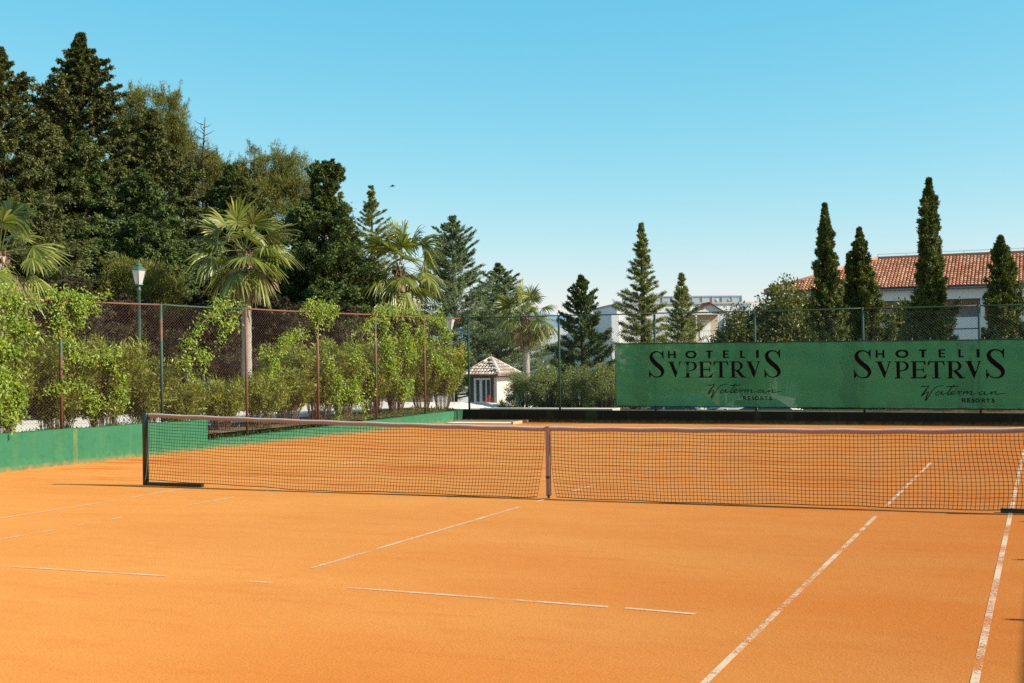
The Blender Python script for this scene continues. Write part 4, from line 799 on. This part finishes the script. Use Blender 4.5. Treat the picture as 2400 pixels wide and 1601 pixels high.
def palm(label, x, y, zc, rad, seed, trunk_r=.165, nf=22, nd=8):
    g = np.random.default_rng(seed); zb = tzf(x, y); root = tag(empty('fan_palm', (x, y, zb)), label, 'palm tree', 'fan palms along the promenade'); H = zc-zb
    def fronds(n, e0, e1, dead, nm, mat, pet):
        V, F = [], []
        for k in range(n):
            t_ = (k+.5)/n; el = R(e0+(e1-e0)*t_**.9)+g.normal(0, .10); az = k*2.39996+g.normal(0, .25)
            d = np.array([math.cos(az)*math.cos(el), math.sin(az)*math.cos(el), math.sin(el)])
            up = nrm((np.array([0, 0, 1.])-d*d[2]+g.normal(0, .30, 3))[None])[0] if abs(d[2]) < .98 else np.array([1., 0, 0])
            base = np.array([math.cos(az)*.08, math.sin(az)*.08, H+(.12 if not dead else -.12)-.12*t_])
            v, f = fan(g, base, d, up, rad*g.uniform(.42, .60)*(.78 if dead else 1), rad*pet*g.uniform(.8, 1.15), 24, dead); q = len(V); V += v; F += [tuple(q+i for i in a) for a in f]
        mesh_np(nm, V, F, mat, root)
    fronds(nf, 84, -50, False, 'crown', M_PALM, .52); fronds(nd, -35, -80, True, 'dry_fronds', M_PALMD, .26)
    zs = np.linspace(0, 1, 24); MB().tube([(0.03*math.sin(k*3+seed), 0.02*math.sin(k*4), H*.99*k-.05*(k == 0)) for k in zs], [trunk_r*(1.25-.35*min(1, k*3))+.008*math.sin(k*70) for k in zs], 14).build('trunk', M_PALMB, root)
    b = MB()
    for k in range(70):        # old leaf bases below the crown
        h = H-1.35+1.35*k/70; a = k*2.4; r0 = trunk_r*.9; dx, dy = math.cos(a), math.sin(a)
        b.tube([(dx*r0*.8, dy*r0*.8, h-.1), (dx*r0*1.15, dy*r0*1.15, h+.02), (dx*(r0+.06+.05*k/70), dy*(r0+.06+.05*k/70), h+.13)], [.045, .05, .015], 5)
    b.build('leaf_bases', M_BOOT, root)
palm('large fan palm whose fronds enter at the left edge', -17.0, 7.7, 4.45, 1.6, 401)
palm('largest fan palm with a thick grey trunk beyond the third fence post', -16.45, 16.86, 5.15, 1.85, 402, .165, 27, 5)
palm('fan palm with a brown skirt of dry fronds, second from the left', -16.87, 27.51, 5.35, 2.05, 403, .165, 28, 12)
palm('smaller fan palm standing behind the end fence near the kiosk', -16.25, 38.68, 3.75, 1.72, 404, .17, 22, 8)

# agave and yuccas
def rosette(name, label, x, y, z, n, l, w, mat, seed, e0=80, e1=15):
    g = np.random.default_rng(seed); V, F = [], []
    for k in range(n):
        el = R(e0+(e1-e0)*k/n)+g.normal(0, .08); az = k*2.4+g.normal(0, .2); d = np.array([math.cos(az)*math.cos(el), math.sin(az)*math.cos(el), math.sin(el)]); s = np.cross(d, [0, 0, 1.]); s /= np.linalg.norm(s); nn = np.cross(s, d); L_ = l*g.uniform(.8, 1.1); q = len(V)
        for tt, ww in ((0, .5), (.35, 1), (.7, .7), (1, .03)):
            c = d*L_*tt+np.array([0, 0, -.25*L_*tt**2.5*math.cos(el)]); V += [c+s*w*ww, c-nn*w*.35*ww, c-s*w*ww]
        for i in range(3):
            for kk in range(2): a = q+i*3+kk; F.append((a, a+1, a+4, a+3))
    o = mesh_np(name, V, F, mat); o.location = (x, y, z); return tag(o, label, 'plant')
rosette('agave', 'grey-green agave with stiff blades behind the low oleanders', -12.9, 9.85, .30, 30, 1.30, .065, M_AGAVE, 1, 88, 35)
rosette('plant', 'small red-leaved plant at the kiosk corner', -19.45, 41.5, -.35, 26, .42, .03, leafmat('red_leaves', (.30, .03, .02), (.55, .07, .04)), 5, 85, 10)
dt = tag(empty('dead_tree', (-26.3, 27.9, tzf(-26.3, 27.9))), 'bare dead treetop sticking out between the dark conifers and the broad pine', 'tree')
tr = MB().tube([(0, 0, 0), (.1, 0, 6), (.0, .1, 10.2), (.15, .1, 11.9)], [.14, .10, .05, .012], 7)
gg = np.random.default_rng(9)
for k in range(26):
    z_ = 8.6+3.1*k/26; a_ = k*2.4; l_ = .35+.9*(1-k/26)*gg.uniform(.5, 1); tr.tube([(.05, .1, z_), (.05+math.cos(a_)*l_*.5, .1+math.sin(a_)*l_*.5, z_+.18*l_), (.05+math.cos(a_+.2)*l_, .1+math.sin(a_+.2)*l_, z_+.5*l_)], [.022, .014, .004], 5, False)
tr.build('trunk', M_BARK, dt)
rosette('yucca', 'yellow-green spiky yucca just right of the corner fence post', -8.95, 19.0, .30, 60, .36, .014, M_YUCCA, 2, 85, 5)
rosette('yucca', 'second spiky yucca below the kiosk window', -8.45, 18.9, .30, 44, .34, .014, M_YUCCA, 3, 80, 5)

# ------------------------------------------------------------------ street lamps
def lamp(label, x, y, ztop, s, mat, n=6, rot=0.3, group=None):
    zb = tzf(x, y); root = tag(empty('street_lamp', (x, y, zb), rot), label, 'street lamp', group); T = ztop-zb
    ring = lambda r, z: [(math.cos(2*math.pi*k/n)*r*s, math.sin(2*math.pi*k/n)*r*s, z) for k in range(n)]
    def loft(bm, lv):
        R_ = [[bm.bm.verts.new(p) for p in ring(r, z)] for r, z in lv]
        for A, B in zip(R_, R_[1:]):
            for k in range(n): bm.bm.faces.new((A[k], A[(k+1) % n], B[(k+1) % n], B[k]))
        bm.bm.faces.new(R_[0][::-1]); bm.bm.faces.new(R_[-1])
    b = MB(); loft(b, [(.36, T-.34*s), (.355, T-.31*s), (.14, T-.13*s), (.13, T-.12*s)]); loft(b, [(.16, T-.115*s), (.15, T-.10*s), (.02, T+.02*s), (.012, T+.10*s)]); b.build('roof', mat, root)
    b = MB(); loft(b, [(.18, T-.93*s), (.33, T-.345*s)]); b.build('lantern_glass', M_LAMPGL, root)
    b = MB()
    for k in range(n):
        a = 2*math.pi*k/n; b.tube([(math.cos(a)*.183*s, math.sin(a)*.183*s, T-.93*s), (math.cos(a)*.335*s, math.sin(a)*.335*s, T-.345*s)], .013*s, 5)
    loft(b, [(.12, T-1.0*s), (.21, T-.96*s), (.20, T-.932*s)]); b.build('lantern_frame', mat, root)
    MB().tube([(0, 0, -.05), (0, 0, .9), (0, 0, .92), (0, 0, T-1.25*s), (0, 0, T-1.22*s), (0, 0, T-1.14*s), (0, 0, T-1.1*s), (0, 0, T-1.0*s)], [.075, .07, .045, .035, .055, .055, .035, .09*s], 12).build('pole', mat, root)
lamp('green lantern lamp on a green pole rising above the fence at left', -14.74, 9.96, 4.30, .57, M_LGREEN, rot=.15, group='green lantern lamps on the promenade')
lamp('pale-headed lantern lamp just left of the corner fence post', -15.13, 28.28, 3.55, .66, M_LGREEN, rot=.4, group='green lantern lamps on the promenade')
lamp('white lantern lamp peeking over the banner before the glossy tree', -6.3, 39.0, 2.80, .62, M_LWHITE, rot=.2)
lamp('black lantern lamp on the left of the pair beyond the third palm', -23.76, 59.42, 1.9, .62, M_LBLACK, group='black lanterns near the white wall'); lamp('black lantern lamp on the right of the pair beyond the third palm', -22.6, 57.2, 1.60, .66, M_LBLACK, group='black lanterns near the white wall')

# ------------------------------------------------------------------ flag
b = MB(); pts = []
fo = tag(empty('flag', (-13.2, 24.8, tzf(-13.2, 24.8)), 0.5), 'orange-red feather flag with white marks near the corner of the court', 'flag')
for k in range(12): pts.append((k/11))
for a, c in zip(pts, pts[1:]):
    f = lambda q: (0.02+.22*q+.03*math.sin(q*6), .02*math.sin(q*9), 1.35+q*.75)
    w0, w1 = .13*math.sin(math.pi*(a*.85+.12)), .13*math.sin(math.pi*(c*.85+.12)); p, q = f(a), f(c)
    b.poly([(p[0]-w0, p[1], p[2]), (q[0]-w1, q[1], q[2]), (q[0]+w1, q[1]+.01, q[2]), (p[0]+w0, p[1]+.01, p[2])])
b.build('cloth', simple('orange_flag_cloth', (0.75, 0.10, 0.03), 0.7, 0.1, 3), fo, True)
MB().tube([(-.08, 0, -.05), (-.08, 0, 1.3), (.05, 0, 1.75), (.30, 0, 2.12)], .012, 6).build('pole', M_LWHITE, fo)
b = MB()
for k, (q, w_) in enumerate(((.25, .05), (.38, .06), (.5, .05), (.63, .06), (.75, .04))): b.box(.02+.22*q-w_*.8, -.035, 1.35+q*.75-.02, .02+.22*q+w_*.6, -.03, 1.35+q*.75+.018)
b.build('printed_marks', M_CANVAS, fo)

# ------------------------------------------------------------------ tiled roofs
def tile_slope(name, e0, e1, r0, r1, mat, parent, pw=.2, tl=.34):
    """barrel tiles on the quad eave e0-e1, ridge r0-r1; columns run straight up the slope of the eave direction"""
    e0, e1, r0, r1 = map(lambda v: np.array(v, float), (e0, e1, r0, r1)); eu = e1-e0; L = np.linalg.norm(eu); eu /= L
    sl = r0-e0; sl = sl-eu*(sl@eu); Hs = np.linalg.norm(sl); su = sl/Hs; nn = np.cross(eu, su); nn = nn if nn[2] > 0 else -nn
    ra, rb = (r0-e0)@eu, (r1-e0)@eu; V, F = [], []
    n = int(L/pw); nr_ = int(Hs/tl)+1
    for i in range(n):
        u0 = (i+.5)*L/n
        for j in range(nr_):
            v0 = j*Hs/nr_; v1 = (j+1)*Hs/nr_+.05; lim0 = ra*v0/Hs; lim1 = L-(L-rb)*v0/Hs
            if u0 < lim0-.02 or u0 > lim1+.02: continue
            q = len(V)
            for v, rr, lift in ((v0, .50, .05), (v1, .42, .0)):
                for a in np.linspace(0, math.pi, 7): V.append(e0+eu*(u0+math.cos(a)*pw*rr*1.02)+su*v+nn*(math.sin(a)*pw*.42+lift))
            for k in range(6): F.append((q+k, q+k+1, q+8+k, q+7+k))
            # dark throat of the tile end
            V.append(e0+eu*u0+su*(v0+.005)+nn*.03); c = len(V)-1
            for k in range(0, 6, 2): F.append((q+k, q+k+1, q+k+2, c))
    return mesh_np(name, V, F, mat, parent)
hot = tag(empty('hotel_building', (0, 62, -1.9)), 'white hotel with red tiled roof and open gallery behind the cypresses', 'building')
def hb(fn, name, mat, par=hot):
    b = MB(); fn(b); o = b.build(name, mat, par); return loc(o, par) if par.parent is None else o
hroof = tile_slope('roof', (-9.9, 61.7, 5.60), (22, 61.7, 5.50), (-3.75, 66.5, 7.62), (22, 66.5, 7.60), M_TILE, hot, .2, .34); loc(hroof, hot)
hb(lambda b: (b.poly([(-9.9, 61.72, 5.55), (22, 61.72, 5.45), (22, 66.5, 7.55), (-3.75, 66.5, 7.57)]), b.poly([(-9.9, 61.72, 5.55), (-3.75, 66.5, 7.57), (-9.9, 71.3, 5.55)]), b.poly([(-9.9, 71.3, 5.55), (-3.75, 66.5, 7.57), (22, 66.5, 7.55), (22, 71.3, 5.45)])), 'roof_deck', simple('roof_underlay', (0.22, 0.09, 0.05), .9))
o = MB().tube([(-9.9, 61.75, 5.68), (-3.75, 66.5, 7.72)], .12, 8).build('hip_tiles', M_TILE, hot); loc(o, hot)
o = MB().tube([(-3.8, 66.5, 7.72), (22, 66.5, 7.69)], .11, 8).build('ridge_tiles', M_TILE, hot); loc(o, hot)
hb(lambda b: b.tube([(-9.9, 61.55, 5.50), (22, 61.55, 5.42)], .07, 8), 'gutter', simple('zinc_gutter', (.18, .2, .21), .4, .2, 4, .6))
hb(lambda b: [b.tube([(x, 66.5, 7.7), (x, 66.5, 7.98)], .012, 5) for x in np.arange(-3.7, 20, 1.7)] + [b.tube([(-3.7, 66.5, 7.97), (20, 66.5, 7.95)], .010, 5)] + [b.tube([(3.3, 66.5, 7.7), (3.3, 66.5, 8.5)], .015, 5)], 'lightning_wire', M_STEELD)
hb(lambda b: b.box(-9.3, 62.0, 4.85, 21.5, 62.3, 5.45), 'fascia', M_WHITE)
hb(lambda b: b.box(-9.2, 64.2, -2.6, 21.4, 70, 5.3), 'wall', M_CREAM)
hb(lambda b: b.box(-9.3, 62.302, 4.9, 21.4, 64.199, 5.0), 'gallery_ceiling', M_CREAM)
hb(lambda b: (b.box(-9.3, 62.05, 3.14, 21.5, 62.25, 3.78), b.box(-9.3, 62.05, -2.6, 21.5, 62.25, 3.06), b.box(-9.3, 62.251, 3.0, 21.5, 64.19, 3.08)), 'parapet', M_WHITE)
for x in np.arange(-9.2, 21, 3.9) + .0: hb(lambda b, x=x: b.box(x-.02+.0, 61.99, 3.7801, x+.20, 62.24, 4.85), 'column', M_WHITE)
for x in (-0.6, 1.3, 5.6, 9.5): 
    w = hb(lambda b, x=x: b.box(x, 64.15, 2.9, x+1.3, 64.2, 4.6), 'door', M_GREYW)
hb(lambda b: (b.box(2.72, 62.6, 3.9, 2.78, 62.66, 4.4), b.box(2.95, 62.6, 3.9, 3.01, 62.66, 4.4), b.box(2.781, 62.6, 4.34, 2.949, 62.66, 4.4), b.box(2.781, 62.6, 3.9, 2.949, 62.66, 3.96)), 'red_frame', simple('red_paint', (.5, .03, .02), .5))
def wwin(x, z): return hb(lambda b: b.box(x, 61.98, z, x+.9, 62.049, z+1.1), 'window', M_GLASS)
for x in (-8, -5, -2, 4, 8, 12): wwin(x, .6)
# white building farther left
wb = tag(empty('terrace_building', (-21, 80, -1.9)), 'large plain white building with glazed roof terrace beyond the cedars', 'building')
hb(lambda b: b.box(-25.3, 80, -3, -13.4, 90, 5.82), 'wall', M_WHITE, wb)
hb(lambda b: b.box(-25.4, 79.9, 5.822, -13.3, 90.1, 5.94), 'roof_edge', simple('pinkish_coping', (.5, .42, .38), .9), wb)
hb(lambda b: b.box(-25.9, 79.2, -3, -25.31, 90, 5.1), 'corner_pier', M_WHITE, wb)
hb(lambda b: b.prism([(-16.5, 4.9), (-15.2, 5.75), (-13.0, 5.75), (-13.0, -3), (-16.5, -3)], 'y', 77.5, 79.9), 'stair_wall', M_WHITE, wb)
hb(lambda b: b.box(-24.8, 80.4, 5.941, -15.2, 80.46, 6.42), 'glass_balustrade', simple('pale_glass', (.35, .45, .48), .2, .25, 1.2), wb)
hb(lambda b: [b.box(x, 80.33, 5.941, x+.05, 80.395, 6.48) for x in np.arange(-24.8, -15.2, .8)] + [b.box(-24.8, 80.34, 6.43, -15.2, 80.39, 6.49)], 'balustrade_rail', M_GREYW, wb)
hb(lambda b: [b.tube([(x, 80.6, 5.942), (x, 80.6, 6.2), (x+.05, 80.6, 6.36)], [.26, .25, .10], 12) for x in (-23.6, -22.2, -17.2, -16.2)] + [b.box(-19.8, 80.7, 5.95, -18.2, 81.2, 6.40, .03), b.box(-20.9, 80.7, 5.95, -20.1, 81.2, 6.30, .03)], 'roof_equipment', M_GREYW, wb)
lw = tag(empty('terrace_wall', (-31, 80.5, -1.9)), 'long white wall with railing stepping down behind the dark tiered conifer', 'wall')
hb(lambda b: b.prism([(-41, -3), (-25.9, -3), (-25.9, 4.2), (-31.4, 4.22), (-34.5, 3.3), (-41, 2.9)], 'y', 80.3, 80.7), 'wall_panel', M_WHITE, lw)
hb(lambda b: [b.box(x, 80.45, 4.222, x+.05, 80.5, 4.85) for x in np.arange(-32, -25.9, .35)] + [b.box(-32, 80.44, 4.86, -25.9, 80.51, 4.93)], 'railing', M_GREYW, lw)
po = tag(empty('entrance_portico', (-17.2, 77, -1.9)), 'small white gabled portico with red ridge tile beside the white lamp', 'portico')
hb(lambda b: b.prism([(-18.35, 4.9), (-16.0, 4.85), (-16.0, 4.95), (-17.17, 5.60), (-18.35, 5.0)], 'y', 76.8, 77.0), 'gable', M_WHITE, po)
hb(lambda b: (b.poly([(-18.5, 76.6, 4.93), (-17.17, 76.6, 5.68), (-17.17, 79, 5.68), (-18.5, 79, 4.93)]), b.poly([(-15.85, 76.6, 4.88), (-17.17, 76.6, 5.68), (-17.17, 79, 5.68), (-15.85, 79, 4.88)])), 'roof', M_TILE, po)
hb(lambda b: b.tube([(-17.17, 76.55, 5.70), (-17.17, 79, 5.70)], .09, 8), 'ridge_tile', simple('red_ridge', (.45, .07, .04), .8), po)
for x in (-18.3, -16.12): hb(lambda b, x=x: b.box(x, 76.85, -3, x+.11, 76.96, 4.9), 'column', M_WHITE, po)
hb(lambda b: b.box(-18.19, 76.9, 2.7, -16.12, 78.8, 2.86), 'floor_slab', M_WHITE, po)
hb(lambda b: b.box(-18.3, 78.9, -3, -16.0, 79.1, 4.9), 'back_wall', M_CREAM, po)
hb(lambda b: b.box(-17.4, 78.85, 2.861, -16.6, 78.899, 4.5), 'door', M_WHITE, po)
hb(lambda b: [b.tube([(-18.2, 76.92, 3.62), (-16.12, 76.92, 3.62)], .016, 5)] + [b.tube([(x, 76.92, 2.86), (x, 76.92, 3.62)], .007, 4) for x in np.arange(-18.1, -16.15, .13)], 'railing', M_STEELD, po)
for q_ in (wb, lw, po): q_.rotation_euler.z = R(30)
# kiosk
kx0, kx1, ky0, ky1 = -20.70, -19.20, 41.95, 44.0
kb = tzf(-20, 43)-.25; ki = tag(empty('kiosk', (-20, 43.1, kb)), 'small white kiosk with old pale tile roof and shuttered window beyond the corner', 'kiosk')
E1 = 0.95
hb(lambda b: b.box(kx0, ky0, kb-.2, kx1, ky1, E1+.02), 'wall', simple('weathered_render', (.52, .49, .44), .9, .12, 1.5), ki)
ap = (-19.95, 43.0, 1.74); c = [(kx0-.3, ky0-.3, E1), (kx1+.3, ky0-.3, E1), (kx1+.3, ky1+.3, E1), (kx0-.3, ky1+.3, E1)]
hb(lambda b: ([b.poly([c[i], c[(i+1) % 4], ap]) for i in range(4)], b.poly([(p[0], p[1], p[2]-.1) for p in c])), 'roof_deck', simple('old_roof_deck', (.42, .3, .2), .9), ki)
for i in range(4):
    a, d_ = c[i], c[(i+1) % 4]; o = tile_slope('roof', (a[0], a[1], a[2]+.02), (d_[0], d_[1], d_[2]+.02), (ap[0], ap[1], ap[2]+.02), (ap[0], ap[1], ap[2]+.02), M_TILEP, ki, .17, .30); loc(o, ki)
hb(lambda b: [b.tube([(p[0], p[1], p[2]+.06), (ap[0], ap[1], ap[2]+.08)], .10, 8) for p in c], 'hip_tiles', M_TILEP, ki)
wf = hb(lambda b: (b.box(-20.44, ky0-.05, kb+.55, -19.52, ky0-.001, E1-.12),), 'window', simple('blue_grey_frame', (.42, .52, .60), .6), ki)
o = MB(); [o.box(x, ky0-.056, kb+.68, x+.17, ky0-.0505, E1-.22) for x in (-20.3, -19.97, -19.72)]; o = o.build('pane', M_GLASS, wf); o.location = -Vector(wf.location)-ki.location if False else -ki.location-Vector(wf.location)
for x in (-20.66, -19.50): hb(lambda b, x=x: b.box(x, ky0-.06, kb+.52, x+.20 if x < -20 else x+.14, ky0-.002, E1-.10), 'shutter', simple('dark_shutter', (.035, .035, .032), .7), ki)
# white house behind the conifers
wh = tag(empty('white_house', (-35, 42, -.8)), 'white house glimpsed through the dark conifers', 'building')
hb(lambda b: b.box(-40, 42, -2, -30, 50, 6.2), 'wall', M_WHITE, wh)
hb(lambda b: b.prism([(-40.3, 6.21), (-29.7, 6.21), (-35, 8.2)], 'y', 41.6, 50.4), 'roof', M_TILE, wh)

# ------------------------------------------------------------------ cars in the car park
M_TYRE = simple('tyre_rubber', (.02, .02, .02), .9); M_RIM = simple('alloy_rim', (.45, .45, .46), .3, .1, 5, .8)
def car(label, x, y, rz, paint, z=None):
    zb = -1.12 if z is None else z; root = tag(empty('parked_car', (x, y, zb), rz), label, 'car', 'cars parked behind the banner')
    prof = [(-2.05, .35), (-2.1, .62), (-2.0, .80), (-1.15, .93), (-.45, 1.38), (-.1, 1.45), (1.0, 1.46), (1.55, 1.36), (1.95, .98), (2.05, .90), (2.08, .45), (2.0, .28), (-1.9, .28)]
    b = MB(); A = [b.bm.verts.new((px, -.82 if pz < 1 else -.62, pz)) for px, pz in prof]; B = [b.bm.verts.new((px, .82 if pz < 1 else .62, pz)) for px, pz in prof]; n = len(prof)
    for k in range(n): b.bm.faces.new((A[k], A[(k+1) % n], B[(k+1) % n], B[k]))
    b.bm.faces.new(A[::-1]); b.bm.faces.new(B); bmesh.ops.bevel(b.bm, geom=list(b.bm.edges), offset=.05, segments=2, affect='EDGES')
    b.build('body', paint, root, True)
    for s in (-1, 1):
        b = MB(); b.poly([(-.98, s*.765, .98), (-.42, s*.655, 1.33), (.28, s*.655, 1.39), (.28, s*.775, .98)]); b.build('side_window', M_CARGL, root)
        b = MB(); b.poly([(.36, s*.775, .98), (.36, s*.655, 1.39), (1.0, s*.655, 1.39), (1.6, s*.765, .98)]); b.build('side_window', M_CARGL, root)
    b = MB(); b.poly([(-1.15, -.62, .965), (-1.15, .62, .965), (-.50, .54, 1.375), (-.50, -.54, 1.375)]); b.build('windscreen', M_CARGL, root)
    b = MB(); b.poly([(1.99, -.6, .98), (1.99, .6, .98), (1.60, .52, 1.36), (1.60, -.52, 1.36)]); b.build('rear_window', M_CARGL, root)
    for wx_ in (-1.3, 1.3):
        for s in (-1, 1):
            w = MB().tube([(wx_, s*.62, .31), (wx_, s*.84, .31)], .31, 20).build('wheel', M_TYRE, root)
            MB().tube([(wx_, s*.80, .31), (wx_, s*.85, .31)], .19, 16).build('rim', M_RIM, w)
    for s in (-1, 1):
        MB().box(-2.115, s*.62-.14, .64, -2.0, s*.62+.14, .76, .02).build('headlight', M_LAMPGL, root); MB().box(2.0, s*.66-.1, .72, 2.10, s*.66+.1, .88, .02).build('tail_light', simple('red_lens', (.4, .01, .01), .3), root)
    for s in (-1, 1): MB().box(-.78, s*.88-.06, .95, -.66, s*.88+.08, 1.06, .02).build('wing_mirror', paint, root)
    return root
PW = simple('white_car_paint', (.75, .75, .74), .25, .02, 2, spec=.7); PB = simple('dark_blue_car_paint', (.03, .06, .12), .25, .05, 2, .3, spec=.7); PS = simple('silver_car_paint', (.42, .45, .5), .25, .05, 2, .5)
car('white hatchback parked side on below the first lettering', -3.7, 28.9, 0.05, PW)
car('dark blue car parked behind the white hatchback', 0.7, 31.0, 0.4, PB)
car('white car parked near the left end of the banner', -7.2, 30.0, -0.1, PW)
car('silver car parked below the second lettering', 3.6, 31.2, 0.1, PS)

# ------------------------------------------------------------------ bird
bd = tag(empty('bird', (-22.74, 37.99, 10.12), 0.6), 'small dark bird flying in the open sky', 'bird')
b = MB(); b.tube([(-.12, 0, -.01), (-.08, 0, 0), (0, 0, .01), (.08, 0, .02), (.12, 0, .025)], [.006, .022, .03, .018, .004], 8)
for s in (-1, 1): b.poly([(.05, s*.01, .02), (-.04, s*.01, .015), (-.08, s*.17, .05), (-.12, s*.30, -.02), (.0, s*.16, .055)])
b.poly([(-.10, .01, 0), (-.24, .05, -.01), (-.19, 0, -.01), (-.24, -.05, -.01), (-.10, -.01, 0)])
b.build('body', M_LBLACK, bd)
